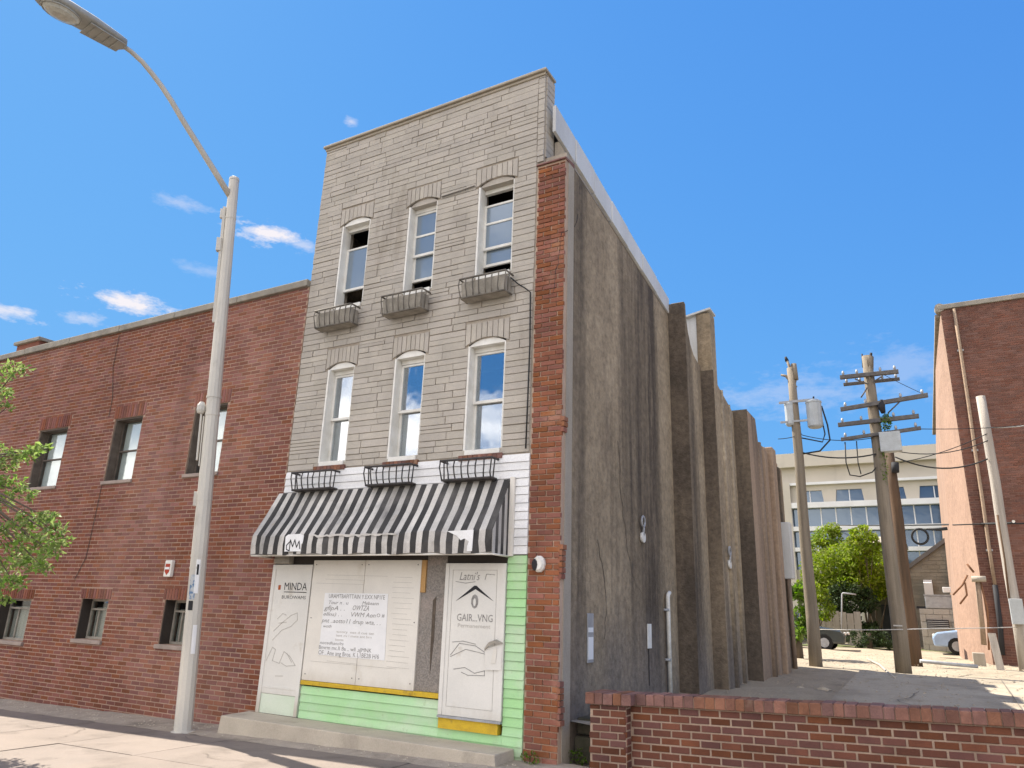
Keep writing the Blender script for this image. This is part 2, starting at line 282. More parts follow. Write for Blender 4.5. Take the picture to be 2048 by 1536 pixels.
def link(name, me, m=None, parent=None, loc=None):
    o = bpy.data.objects.new(name, me); col.objects.link(o)
    if m is not None and not me.materials: me.materials.append(MATS[m] if isinstance(m, str) else m)
    if loc is not None: o.location = loc
    if parent is not None:
        o.parent = parent
        if parent.type == 'EMPTY': o.matrix_parent_inverse = Matrix.Translation(-parent.location)
    return o
def part(name, mb, m, parent=None, bevel=0, label=None):
    o = link(name, mb.mesh(name), m, parent)
    if bevel:
        b = o.modifiers.new('bevel', 'BEVEL'); b.width = bevel; b.segments = 2; b.limit_method = 'ANGLE'; b.angle_limit = R(40)
    if label: o['label'] = label
    return o
def tag(o, label, cat, group=None):
    o['label'] = label; o['category'] = cat
    if group: o['group'] = group
    return o
def thing(name, label, cat, loc=(0, 0, 0), group=None):
    o = bpy.data.objects.new(name, None); o.empty_display_size = .2; col.objects.link(o); o.location = loc
    return tag(o, label, cat, group)
def struct(name, mb, m):
    o = part(name, mb, m); o['kind'] = 'structure'; return o
def box(x0, x1, y0, y1, z0, z1): return MB().box(x0, x1, y0, y1, z0, z1)
def cyl(p, q, r, r2=None, n=12): return MB().tube([p, q], [r, r if r2 is None else r2], n)
def sag(p, q, d, n=10):
    p, q = Vector(p), Vector(q); return [p.lerp(q, i/n)-Vector((0, 0, d*4*(i/n)*(1-i/n))) for i in range(n+1)]
def copy_tree(o, parent=None):
    c = o.copy(); col.objects.link(c)
    if parent is not None: c.parent = parent
    for ch in o.children: copy_tree(ch, c)
    return c

def text_mesh(lines):
    """lines: (string, x_left, z_base, height, width or None, skew) on a plane facing -Y at y=0; returns one mesh"""
    V, Fc = [], []
    for (t, x, z, h, wd, sk) in lines:
        cu = bpy.data.curves.new('t', 'FONT'); cu.body = t; cu.size = 1; cu.shear = sk;  cu.resolution_u = 2
        ob = bpy.data.objects.new('t', cu); col.objects.link(ob)
        bpy.context.view_layer.update()
        me = bpy.data.meshes.new_from_object(ob.evaluated_get(bpy.context.evaluated_depsgraph_get()))
        bpy.data.objects.remove(ob)
        if not len(me.vertices): continue
        xs = [v.co.x for v in me.vertices]; wl = max(xs)-min(xs) or 1
        sx = (wd/wl) if wd else h; o = len(V)
        V += [(x+(v.co.x-min(xs))*sx, 0, z+v.co.y*h) for v in me.vertices]
        Fc += [tuple(i+o for i in p.vertices) for p in me.polygons]
        bpy.data.meshes.remove(me)
    me = bpy.data.meshes.new('lettering'); me.from_pydata(V, [], Fc); me.update(); return me
def lettering(parent, lines, y, m, name='lettering'):
    o = link(name, text_mesh(lines), m, parent, loc=(0, y, 0)); o['kind'] = 'stuff'; return o
def strokes(paths, y, th=.006):
    mb = MB()
    for p in paths:
        for (x0, z0), (x1, z1) in zip(p, p[1:]):
            d = Vector((x1-x0, 0, z1-z0))
            if d.length < 1e-5: continue
            n = Vector((-d.z, 0, d.x)).normalized()*th*.5; e = d.normalized()*th*.3
            a = Vector((x0, y, z0))-e; b = Vector((x1, y, z1))+e
            mb.prism([a-n, b-n, b+n, a+n], (0, .0015, 0))
    return mb

# masonry ---------------------------------------------------------------------------------
def courses(u0, u1, v0, v1, L, Hc, joint, holes=(), irregular=0., minw=.04):
    out = []; v = v0; k = 0
    while v < v1-.02:
        h = Hc*(1+random.uniform(-irregular, irregular)); v2 = min(v+h, v1)
        spans = [(u0, u1)]
        for (a, b, c, d) in holes:
            if min(v2, d)-max(v, c) > h*.35:
                ns = []
                for (s, e) in spans:
                    if b <= s or a >= e: ns.append((s, e)); continue
                    if a > s: ns.append((s, a))
                    if b < e: ns.append((b, e))
                spans = ns
        if irregular:
            for (s, e) in spans:
                u = s
                while u < e-.01:
                    wd = random.uniform(.5, 1.5)*L
                    e2 = u+wd
                    if e-e2 < L*.35: e2 = e
                    out.append((u+joint/2, e2-joint/2, v+joint/2, v2-joint/2)); u = e2
        else:
            off = (k % 2)*L/2+random.uniform(-.012, .012)
            i0 = int((u0-off)/L)-1; u = i0*L+off
            while u < u1:
                for (s, e) in spans:
                    a, b = max(u, s), min(u+L, e)
                    if b-a > minw: out.append((a+joint/2, b-joint/2, v+joint/2, v2-joint/2))
                u += L
        v = v2; k += 1
    return out
def lay(parent, rects, O, U, V, m, nparts, name, depth=.05, proud=(.006, .012), shear=0., stuff_name=None):
    """lay pieces on the plane O + u*U + v*V (outward normal U x V); the nparts largest in view become objects of their own"""
    U, V, O = Vector(U), Vector(V), Vector(O); Nn = U.cross(V)
    def area(r):
        cs = [pix(O+U*r[i]+V*(r[j]+shear*r[i])) for i, j in ((0, 2), (1, 2), (1, 3), (0, 3))]
        if any(c is None for c in cs): return 0
        mx, my = sum(c[0] for c in cs)/4, sum(c[1] for c in cs)/4
        if not (-20 < mx < 2068 and -20 < my < 1556): return 0
        return abs(sum(cs[i][0]*cs[(i+1) % 4][1]-cs[(i+1) % 4][0]*cs[i][1] for i in range(4)))/2
    order = sorted(range(len(rects)), key=lambda i: -area(rects[i])) if nparts else []
    singles = set(order[:nparts]); cache = {}; rest = MB(); n = 0
    for i, r in enumerate(rects):
        out = random.uniform(*proud); a, b, c, d = r; j = lambda: random.uniform(-.0015, .0015)
        if i in singles:
            key = (round((b-a)*50), round((d-c)*100))
            if key not in cache:
                hw, hh = key[0]/100, key[1]/200; q = MB(); e = .004
                P = lambda x, z, y: U*x+V*(z+shear*x)+Nn*y
                q.add([P(-hw, -hh, -depth), P(hw, -hh, -depth), P(hw, hh, -depth), P(-hw, hh, -depth),
                       P(-hw, -hh, -e), P(hw, -hh, -e), P(hw, hh, -e), P(-hw, hh, -e), P(-hw+e, -hh+e, 0), P(hw-e, -hh+e, 0), P(hw-e, hh-e, 0), P(-hw+e, hh-e, 0)],
                      [(0, 1, 5, 4), (1, 2, 6, 5), (2, 3, 7, 6), (3, 0, 4, 7), (4, 5, 9, 8), (5, 6, 10, 9), (6, 7, 11, 10), (7, 4, 8, 11), (8, 9, 10, 11)])
                cache[key] = q.mesh(name); cache[key].materials.append(MATS[m])
            um, vm = (a+b)/2, (c+d)/2
            link(name, cache[key], None, parent, loc=O+U*um+V*(vm+shear*um)+Nn*out)
        else:
            P = lambda u, v, y: O+U*u+V*(v+shear*u)+Nn*y
            q = [(a+j(), c+j()), (b+j(), c+j()), (b+j(), d+j()), (a+j(), d+j())]
            rest.add([P(u, v, -depth) for u, v in q]+[P(u, v, out) for u, v in q], [(0, 1, 5, 4), (1, 2, 6, 5), (2, 3, 7, 6), (3, 0, 4, 7), (4, 5, 6, 7)]); n += 1
    if n:
        o = part(stuff_name or name+'_field', rest, m, parent); o['kind'] = 'stuff'
def holed(x0, x1, z0, z1, y0, y1, holes):
    """a slab in the XZ plane with rectangular openings, cut into boxes that butt"""
    zs = sorted({z0, z1, *[h[2] for h in holes], *[h[3] for h in holes]}); zs = [z for z in zs if z0 <= z <= z1]; mb = MB()
    for a, b in zip(zs, zs[1:]):
        zm = (a+b)/2; hs = sorted([h for h in holes if h[2] < zm < h[3]]); x = x0
        for h in hs:
            if h[0] > x: mb.box(x, h[0], y0, y1, a, b)
            x = max(x, h[1])
        if x < x1: mb.box(x, x1, y0, y1, a, b)
    return mb
def leaves(mb, n, place, size, up=.3, aspect=1.6):
    for _ in range(n):
        p = place(); p = Vector(p)
        nrm = Vector((random.gauss(0, 1), random.gauss(0, 1), random.gauss(0, 1)+up)).normalized()
        a = nrm.orthogonal().normalized(); a.rotate(Matrix.Rotation(random.uniform(0, 6.28), 3, nrm)); b = nrm.cross(a)
        s_ = size*random.uniform(.6, 1.3); l = s_*aspect
        mb.add([p-b*s_*.5, p+a*l*.5-b*s_*.28+nrm*s_*.12, p+a*l, p+a*l*.5+b*s_*.5+nrm*s_*.12], [(0, 1, 2, 3)])
    return mb
def blob(c, r):
    c = Vector(c)
    def f():
        while True:
            v = Vector((random.uniform(-1, 1), random.uniform(-1, 1), random.uniform(-1, 1)))
            if v.length <= 1: break
        v = v.normalized()*(v.length**.45)
        return c+Vector((v.x*r[0], v.y*r[1], v.z*r[2]))
    return f

# ================================================================== THE SETTING
FY = 8.6                                             # the building line
def sz(x): return -.12+.02*(x+4)                          # the street rises gently to the right
struct('ground', box(-900, 900, -700, 1500, -1.6, -1.4), 'earth')
mb = MB(); mb.hexa([(-60, -12, sz(-60)-.6), (40, -12, sz(40)-.6), (40, 3.2, sz(40)-.6), (-60, 3.2, sz(-60)-.6)], [(-60, -12, sz(-60)-.13), (40, -12, sz(40)-.13), (40, 3.2, sz(40)-.13), (-60, 3.2, sz(-60)-.13)])
struct('road', mb, 'asphalt')
mb = MB(); mb.hexa([(-60, 3.203, sz(-60)-.5), (40, 3.203, sz(40)-.5), (40, 3.4, sz(40)-.5), (-60, 3.4, sz(-60)-.5)], [(-60, 3.203, sz(-60)), (40, 3.203, sz(40)), (40, 3.4, sz(40)), (-60, 3.4, sz(-60))])
struct('kerb', mb, 'kerb_stone')
mb = MB(); mb.hexa([(-60, 3.403, sz(-60)-.5), (40, 3.403, sz(40)-.5), (40, 9.2, sz(40)-.5), (-60, 9.2, sz(-60)-.5)], [(-60, 3.403, sz(-60)-.022), (40, 3.403, sz(40)-.022), (40, 9.2, sz(40)-.022), (-60, 9.2, sz(-60)-.022)])
side_walk = struct('sidewalk', mb, 'joint_dirt')
SL, SD = 1.52, 1.46
q = MB(); hw, hd = SL/2-.008, SD/2-.008
q.hexa([(-hw, -hd, -.08-.02*hw), (hw, -hd, -.08+.02*hw), (hw, hd, -.08+.02*hw), (-hw, hd, -.08-.02*hw)], [(-hw, -hd, -.02*hw), (hw, -hd, .02*hw), (hw, hd, .02*hw), (-hw, hd, -.02*hw)])
slab_me = q.mesh('slab'); slab_me.materials.append(MATS['concrete'])
for i in range(-13, 5):
    for j in range(3):
        x, y = i*SL-.35, 3.42+SD*(j+.5)
        o = link('slab', slab_me, None, side_walk, loc=(x, y, sz(x)+random.uniform(-.006, .004)))
        o.rotation_euler = (random.uniform(-.003, .003), 0, random.uniform(-.002, .002))
# patched strip of broken concrete and grit between the slabs and the buildings
mb = MB(); xs = [-26+.25*k for k in range(123)]
for k in range(len(xs)-1):
    a, b = xs[k], xs[k+1]
    for (y0, y1) in ((7.82, 8.05), (8.05, 8.3), (8.3, 8.72)):
        f = lambda x, y: (x, y+(.03*math.sin(x*5.1)+.02*math.sin(x*13) if y < 7.9 else 0), sz(x)+(.004*math.sin(x*3.3+y*9)+.004*math.sin(x*9.7-y*4)+.014 if y > 7.9 else -.012))
        mb.add([f(a, y0), f(b, y0), f(b, y1), f(a, y1)], [(0, 1, 2, 3)])
o = part('gutter_strip', mb, 'dirt_strip'); o['kind'] = 'structure'
mb = MB()
for _ in range(900):
    x = random.uniform(-18, 1); y = random.triangular(7.75, 8.6, 8.35); s_ = random.uniform(.006, .022); z = sz(x)+.012
    a = random.uniform(0, 3); p = [Vector((x+s_*math.cos(a+k*1.57)*random.uniform(.6, 1.2), y+s_*math.sin(a+k*1.57)*random.uniform(.6, 1.2), z)) for k in range(4)]
    mb.add(p+[Vector((x, y, z+s_*.8))], [(0, 1, 4), (1, 2, 4), (2, 3, 4), (3, 0, 4)])
o = tag(part('gravel', mb, 'step_concrete'), 'loose grit and pebbles along the foot of the buildings', 'gravel'); o['kind'] = 'stuff'
# the empty lot beside the house
def lz(y): return .33 if y < 14 else (.33+.22*(y-14)/6 if y < 20 else .55)
def lot_sheet(x0, x1, y0, y1, dz, st=.5, bumpy=.02):
    nx, ny = max(2, int((x1-x0)/st)), max(2, int((y1-y0)/st)); v = []; f = []
    for j in range(ny+1):
        for i in range(nx+1):
            x, y = x0+(x1-x0)*i/nx, y0+(y1-y0)*j/ny
            v.append((x, y, lz(y)+dz+bumpy*(math.sin(x*2.1+y*1.3)+math.sin(x*.9-y*2.7)+.5*math.sin(x*5+y*4))))
    for j in range(ny):
        for i in range(nx):
            a = j*(nx+1)+i; f.append((a, a+1, a+nx+2, a+nx+1))
    return MB().add(v, f)
mb = lot_sheet(-9, 16, 8.93, 80, 0, .6)
mb.add([(-3.6, 8.93, -.4), (16, 8.93, -.4), (16, 8.93, .4), (-3.6, 8.93, .4)], [(0, 1, 2, 3)])
mb.sm = True
struct('lot_ground', mb, 'lot_dirt')
o = lot_sheet(-1.75, 10, 8.96, 19.2, .058, .5, .004); o.sm = True
struct('concrete_pad', o, 'lot_concrete')
o = lot_sheet(-30, 30, 36, 60, .03, 1.5, .03); struct('far_verge', o, 'grass')
mb = MB()
for _ in range(2600):
    x = random.uniform(-4, 6); y = random.uniform(9.5, 30); s_ = random.uniform(.008, .035); z = lz(y)+(.062 if x > -1.75 and y < 19.2 else .02)
    a = random.uniform(0, 3); p = [Vector((x+s_*math.cos(a+k*1.57)*random.uniform(.6, 1.2), y+s_*math.sin(a+k*1.57)*random.uniform(.6, 1.2), z)) for k in range(4)]
    mb.add(p+[Vector((x, y, z+s_*.6))], [(0, 1, 4), (1, 2, 4), (2, 3, 4), (3, 0, 4)])
o = tag(part('rubble', mb, 'lot_dirt'), 'loose rubble and pebbles scattered over the empty lot', 'rubble'); o['kind'] = 'stuff'
# stones scattered on the dirt
for (px, py, s_) in ((1645, 1376, .10), (1725, 1384, .08), (1600, 1372, .06)):
    p = atZ(px, py, .42); me = MB()
    rings = []
    for k in range(4):
        rr = (1, .9, .6, .2)[k]*s_; rings.append([Vector((p.x+rr*1.6*math.cos(t*.785)*random.uniform(.8, 1.2), p.y+rr*math.sin(t*.785)*random.uniform(.8, 1.2), lz(p.y)-.02+k*s_*.25)) for t in range(8)])
    o = part('rock', me.loft(rings), 'lot_concrete')
    tag(o, {1645: 'flat rock on the shaded dirt nearest the utility pole with the cans', 1725: 'small rock on the shaded ground, rightmost of three', 1600: 'smallest rock lying by the foot of the stucco wall'}[px], 'rock', 'rocks on the lot')

# ================================================================== LEFT BRICK BUILDING
X0, X1 = -30.0, -9.135; LTOP = 6.98
lb = thing('brick_building', 'long two storey red brick building with grey coping, left of the house', 'building', (-18, FY, 0))
UW = [(-16.82, -15.75), (-14.13, -13.24), (-11.70, -10.82), (-19.9, -18.9), (-23, -22), (-26, -25)]
LW = [(-16.85, -15.72, .70, 1.50), (-14.06, -13.24, .84, 1.55), (-11.66, -10.95, .86, 1.58), (-19.9, -18.9, .7, 1.5), (-23, -22, .7, 1.5)]
holes = [(a, b, 3.76, 5.03) for a, b in UW]+list(LW)
part('wall', holed(X0, X1, -1.2, LTOP, FY, FY+.32, holes), 'mortar_left', lb)
body = MB().box(X0, X1, FY+6, FY+6.3, -1.2, LTOP).box(X0, X0+.3, FY+.32, FY+6, -1.2, LTOP).box(X1-.3, X1, FY+.32, FY+6, -1.2, LTOP)
body.box(X0+.3, X1-.3, FY+.8, FY+.85, -1, LTOP-.5)
part('rear_wall', body, 'interior', lb)
part('roof', box(X0+.3, X1-.3, FY+.32, FY+6, LTOP-.3, LTOP-.2), 'roofing', lb)
lint = [(a-.06, b+.06, 5.03, 5.29) for a, b in UW]+[(a-.06, b+.06, d, d+.19) for a, b, c, d in LW]
rects = courses(X0, X1, -.9, LTOP, .232, .0718, .015, holes+lint)
lay(lb, rects, (0, FY, 0), (1, 0, 0), (0, 0, 1), 'brick_left', 300, 'brick', depth=.04, proud=(.001, .005), stuff_name='bricks')
lr = []
for (a, b, c, d) in lint[:3]+lint[len(UW):len(UW)+3]:
    n = max(6, round((b-a)/.078)); lr += [(a+(b-a)*k/n+.006, a+(b-a)*(k+1)/n-.006, c+.006, d-.006) for k in range(n)]
lay(lb, lr, (0, FY, 0), (1, 0, 0), (0, 0, 1), 'brick_left', 120, 'lintel_brick', depth=.05, proud=(.008, .013))
mb = MB(); x = X1
while x > X0:
    a = max(X0, x-1.8); part('coping_stone', box(a+.006, x-.006, FY-.07, FY+.4, LTOP, LTOP+.14+random.uniform(-.008, .008)), 'coping_stone', lb, bevel=.015); x = a
def sash_window(parent, x0, x1, z0, z1, y, frame, panes, glass, rail=.045, name='window'):
    """frame mesh with pane children; panes = [(za, zb)] fractions"""
    mb = MB(); mb.box(x0, x0+rail, y, y+.06, z0, z1).box(x1-rail, x1, y, y+.06, z0, z1).box(x0+rail, x1-rail, y+.002, y+.058, z0, z0+rail).box(x0+rail, x1-rail, y+.002, y+.058, z1-rail, z1)
    for (a, b, g) in panes:
        if b < z1-rail-.02: mb.box(x0+rail, x1-rail, y+.004, y+.05, b, b+.035)
    wd = part(name, mb, frame, parent, bevel=.004)
    for (a, b, g) in panes:
        if g: part('pane', box(x0+rail, x1-rail, y+.026, y+.032, a, b), g, wd)
    return wd
for i, (a, b) in enumerate(UW):
    wd = sash_window(lb, a, b, 3.76, 5.03, FY+.17, 'brown_frame', [(3.81, 4.37, 'glass_dark'), (4.41, 4.98, 'glass_dark')], None, .05)
    part('blind', box(a+.06, b-.04, FY+.25, FY+.26, 3.8, 5.0), 'blind', wd)
    part('window_reveal', MB().box(a, a+.03, FY+.02, FY+.168, 3.765, 5.028).box(a+.03, b, FY+.02, FY+.168, 5.0, 5.028), 'brown_frame', wd)
    part('window_sill', box(a-.03, b+.03, FY-.035, FY+.165, 3.70, 3.763), 'sill_stone', lb, bevel=.006)
for i, (a, b, c, d) in enumerate(LW):
    m_ = 'grey_frame'
    wd = sash_window(lb, a, b, c, d, FY+.2, m_, [(c+.05, d-.2, 'glass_dark'), (d-.165, d-.04, 'glass_dark')], None, .04)
    for k in range(1, 3): part('muntin', box(a+(b-a)*k/3-.012, a+(b-a)*k/3+.012, FY+.205, FY+.24, c+.04, d-.2), m_, wd)
    part('curtain', box(a+.05, b-.05, FY+.3, FY+.31, c+.02, d-.15), 'curtain', wd)
    part('window_reveal', MB().box(a, a+.02, FY+.02, FY+.198, c, d), 'dark_wood', wd)
    part('window_sill', box(a-.04, b+.04, FY-.05, FY+.195, c-.07, c-.002), 'sill_stone', lb, bevel=.008)
# a settled seam that runs down past the second window
seam = [(-14.57, 6.9), (-14.56, 6.2), (-14.36, 5.5), (-14.36, 5.1)]
part('expansion_seam', strokes([seam, [(-14.13, 3.7), (-14.15, 3.0), (-14.18, 2.3), (-14.4, 1.9)]], FY-.013, .014), 'dark_wood', lb)
ch = thing('chimney', 'short square brick chimney rising behind the grey coping', 'chimney', (-19.2, FY+1, LTOP-.2))
part('shaft', box(-19.75, -18.75, FY+.5, FY+1.3, LTOP-.2, 7.62), 'brick_left', ch); part('cap', box(-19.82, -18.68, FY+.43, FY+1.37, 7.62, 7.70), 'coping_stone', ch, bevel=.01)
# little alarm box
s_ = thing('alarm_box', 'small white alarm box with a red badge on the brick wall beside the lamp pole', 'alarm box', (-11.63, FY, 2.0))
part('housing', box(-11.72, -11.54, FY-.08, FY-.008, 1.96, 2.24), 'white_paint', s_, bevel=.015)
part('badge', MB().prism([(-11.69, FY-.083, 2.05), (-11.63, FY-.083, 1.99), (-11.57, FY-.083, 2.05), (-11.57, FY-.083, 2.18), (-11.69, FY-.083, 2.18)], (0, .004, 0)), 'red_print', s_)
part('badge_stripe', box(-11.685, -11.575, FY-.086, FY-.0825, 2.085, 2.125), 'paper', s_)
for (x, z) in ((-14.0, 2.9),):
    pass

# ================================================================== THE HOUSE
HX0, HX1, SX1, HTOP = -9.12, -4.13, -4.62, 9.80      # SX1: where the stone facing ends and the brick pier begins
h = thing('row_house', 'tall narrow three storey house with pale stone front and striped awning', 'house', (-6.6, FY, 0))
WIN3 = [(-8.50, -7.87, 6.44), (-7.03, -6.45, 6.44), (-5.65, -5.0, 6.44)]
WIN2 = [(-8.46, -7.89, 3.75), (-7.06, -6.48, 3.73), (-5.69, -5.05, 3.73)]
T3, T2 = 8.02, 5.33
holes = [(a, b, c, T3+.1) for a, b, c in WIN3]+[(a, b, c, T2+.1) for a, b, c in WIN2]
part('wall', holed(HX0, SX1+.02, 2.3, HTOP, FY+.012, FY+.3, holes), 'stone_joint', h)
part('storefront_backing', box(HX0, SX1, FY+.06, FY+.3, -.6, 2.3), 'dark_wood', h)
part('party_wall', MB().prism([(HX0, FY+.302, -.6), (HX0, 19.6, -.6), (HX0, 19.6, 5.45), (HX0, 13.5, 6.35), (HX0, 13.5, 7.7), (HX0, FY+.302, 9.1)], (.3, 0, 0)), 'stucco', h)
part('rear_wall', box(HX0+.3, -3.5, 19.3, 19.6, -.6, 5.7), 'stucco', h)
part('inner_wall', MB().box(HX0+.3, -4.4, FY+2.5, FY+2.6, -.6, 8.0).box(HX0+.3, -4.4, FY+.3, FY+2.5, 5.85, 5.95).box(HX0+.3, -4.46, FY+.3, FY+2.6, 8.2, 8.3).box(HX0+.3, -4.4, FY+.3, FY+2.5, 3.3, 3.4), 'interior', h)
mb = MB(); mb.hexa([(HX0+.02, FY+.3, 8.95), (-4.5, FY+.3, 8.95), (-4.3, 13.5, 7.55), (HX0+.02, 13.5, 7.55)], [(HX0+.02, FY+.3, 9.05), (-4.5, FY+.3, 9.05), (-4.3, 13.5, 7.65), (HX0+.02, 13.5, 7.65)])
mb.hexa([(HX0+.3, 13.5, 6.4), (-4.2, 13.5, 6.4), (-4.2, 16.2, 5.7), (HX0+.3, 16.2, 5.7)], [(HX0+.3, 13.5, 6.5), (-4.2, 13.5, 6.5), (-4.2, 16.2, 5.8), (HX0+.3, 16.2, 5.8)])
mb.box(HX0+.3, -3.5, 16.2, 19.3, 5.5, 5.6)
part('roof', mb, 'roofing', h)
# stone facing, irregular courses
vous = [(a-.06, b+.06, T3, T3+.34) for a, b, c in WIN3]+[(a-.06, b+.06, T2, T2+.36) for a, b, c in WIN2]
rects = courses(HX0, SX1, 3.66, HTOP-.03, .42, .104, .0085, holes+vous, irregular=.24)
merged = []
for r in rects:                                            # some pieces are split by a second bed joint, some stand taller
    a, b, c, d = r
    if b-a > .45 and d-c > .1 and random.random() < .22:
        m_ = (c+d)/2; merged += [(a, b, c, m_-.005), (a, b, m_+.005, d)]
    else: merged.append(r)
lay(h, merged, (0, FY, 0), (1, 0, 0), (0, 0, 1), 'stone', 300, 'stone', depth=.02, proud=(0, .010), stuff_name='stones')
for (a, b, zt, hh) in [(a, b, T3, .34) for a, b, c in WIN3]+[(a, b, T2, .36) for a, b, c in WIN2]:
    n = 8; a2, b2 = a-.055, b+.055; cx = (a2+b2)/2; hw = (b2-a2)/2
    for k in range(n):
        xa, xb = a2+(b2-a2)*k/n+.006, a2+(b2-a2)*(k+1)/n-.006
        za = lambda x: zt+.10*(1-((x-cx)/hw)**2)+.012
        o_ = random.uniform(.002, .014)
        mb = MB(); mb.hexa([(xa, FY-o_, za(xa)), (xb, FY-o_, za(xb)), (xb, FY+.05, za(xb)), (xa, FY+.05, za(xa))], [(xa, FY-o_, zt+hh-.006), (xb, FY-o_, zt+hh-.006), (xb, FY+.05, zt+hh-.006), (xa, FY+.05, zt+hh-.006)])
        part('arch_stone', mb, 'stone', h)
# windows: deep white casing, arched head board, sashes, panes
def house_window(a, b, z0, zt, style, idx):
    y = FY+.14; cx = (a+b)/2; hw = (b-a)/2
    mb = MB(); mb.box(a, a+.035, FY-.004, y+.06, z0, zt).box(b-.03, b, FY+.02, y+.06, z0, zt).box(a+.035, b-.03, y-.01, y+.06, zt-.07, zt).box(a+.035, b-.03, FY-.02, y+.06, z0-.05, z0+.02)
    wd = part('window', mb, 'white_paint', h, bevel=.004)
    n = 10; pts = [(a, FY+.025, zt)]+[(a+(b-a)*k/n, FY+.025, zt+.1*(1-((a+(b-a)*k/n-cx)/hw)**2)+.008) for k in range(n+1)]+[(b, FY+.025, zt)]
    part('arched_head', MB().prism(pts, (0, .2, 0)), 'white_paint' if style in ('double', 'w1') else 'stone', wd)
    A, B = a+.035, b-.03
    def sash(za, zb, g, yy):
        s = part('sash', MB().box(A, A+.04, yy, yy+.04, za, zb).box(B-.04, B, yy, yy+.04, za, zb).box(A+.04, B-.04, yy+.001, yy+.039, za, za+.045).box(A+.04, B-.04, yy+.001, yy+.039, zb-.035, zb), 'white_paint', wd, bevel=.003)
        if g: part('pane', box(A+.04, B-.04, yy+.016, yy+.022, za+.045, zb-.035), g, wd)
    if style == 'double':
        zm = (z0+zt)/2-.06
        sash(zm, zt-.075, 'glass', y+.002); sash(z0+.025, zm+.04, 'glass', y+.045)
        if idx == 0: part('curtain', box(A+.03, A+.18, y+.12, y+.13, z0+.05, zm), 'curtain', wd)
        if idx == 1: part('curtain', box(A+.03, A+.12, y+.12, y+.13, z0+.05, zm), 'curtain', wd)
    elif style == 'w1':
        sash(6.80, 7.62, 'glass_dusty', y+.002); sash(7.55, 7.60, None, y+.045)
    elif style == 'w2':
        sash(7.14, zt-.075, 'glass_dusty', y+.002); sash(6.71, 7.19, 'glass_dusty', y+.045); part('glazing_bar', box(A+.04, B-.04, y+.004, y+.036, 7.50, 7.535), 'white_paint', wd)
    elif style == 'w3':
        sash(6.96, 7.75, 'glass_dusty', y+.002); sash(6.69, 7.01, 'glass_dusty', y+.045); part('glazing_bar', box(A+.04, B-.04, y+.004, y+.036, 7.40, 7.435), 'white_paint', wd)
for i, (a, b, c) in enumerate(WIN3): house_window(a, b, c, T3, ('w1', 'w2', 'w3')[i], i)
for i, (a, b, c) in enumerate(WIN2):
    house_window(a, b, c, T2, 'double', i)
    n = 9
    for k in range(n): part('sill_brick', box(a-.05+(b-a+.08)*k/n+.004, a-.05+(b-a+.08)*(k+1)/n-.004, FY-.035-random.uniform(0, .008), FY+.02, c-.13, c-.055), 'brick_coping', h)
# cornice at the very top
part('cornice', MB().box(HX0-.04, -4.46, FY-.07, FY+.3, HTOP, HTOP+.045).box(HX0-.01, -4.49, FY-.03, FY+.02, HTOP-.05, HTOP-.002), 'cornice_tin', h, bevel=.008)
part('parapet_return', MB().box(SX1+.003, -4.5, FY+.02, FY+.3, 8.16, HTOP-.003).box(-4.5, HX1-.01, FY+.06, FY+.29, 8.175, 8.25), 'stone_joint', h)
for r_ in courses(SX1+.002, -4.50, 8.175, HTOP-.03, .2, .104, .010, irregular=.24): part('return_stone', box(r_[0], r_[1], FY-random.uniform(.0, .012), FY+.025, r_[2], r_[3]), 'stone', h)
for r_ in courses(FY+.03, FY+.30, 8.26, HTOP-.03, .3, .104, .010, irregular=.24): part('return_stone', box(-4.505, -4.488+random.uniform(0, .01), r_[0], r_[1], r_[2], r_[3]), 'stone', h)
# brick pier on the right corner
part('pier_core', box(SX1+.022, HX1-.004, FY+.008, FY+.3, -.6, 8.10), 'mortar_pier', h)
lay(h, courses(SX1+.025, HX1, -.2, 8.07, .235, .0722, .015, (), minw=.03), (0, FY, 0), (1, 0, 0), (0, 0, 1), 'brick_pier', 300, 'pier_brick', depth=.04, proud=(.004, .012), stuff_name='pier_bricks')
for (za, zb) in ((2.0, 2.4), (.30, .75), (3.9, 4.1)):             # bricks left toothing out past the corner
    z = za
    while z < zb: part('toothing_brick', box(HX1-.03, HX1+.018+random.uniform(0, .022), FY-.006, FY+.11, z+.005, z+.065), 'brick_pier', h); z += .0722
part('pier_cap', MB().hexa([(SX1+.01, FY-.03, 8.10), (HX1+.01, FY-.03, 8.10), (HX1+.01, FY+.3, 8.10), (SX1+.01, FY+.3, 8.10)], [(SX1+.01, FY-.02, 8.13), (HX1+.01, FY-.02, 8.13), (HX1+.01, FY+.3, 8.17), (SX1+.01, FY+.3, 8.17)]), 'brick_coping', h)
# side walls: four steps outwards
def side(name, x, y0, y1, prof, m, x_in=None):
    """wall running in Y with outer face at x; prof: list of (y, z) of its top"""
    poly = [(x, y0, -.5), (x, y1, -.5)]+[(x, y, z) for y, z in prof[::-1]]
    return part(name, MB().prism(poly, ((x_in if x_in is not None else x-.3)-x, 0, 0)), m, h, bevel=.035)
side('side_wall', HX1, FY+.302, 13.5, [(FY+.302, 8.12), (13.5, 7.42)], 'stucco', -4.45)
part('corner_bead', MB().hexa([(HX1-.02, FY+.10, -.5), (HX1+.006, FY+.10, -.5), (HX1+.006, FY+.32, -.5), (HX1-.02, FY+.32, -.5)], [(HX1-.02, FY+.10, 8.1), (HX1+.006, FY+.10, 8.1), (HX1+.006, FY+.30, 8.1), (HX1-.02, FY+.30, 8.1)]), 'stucco_edge', h)
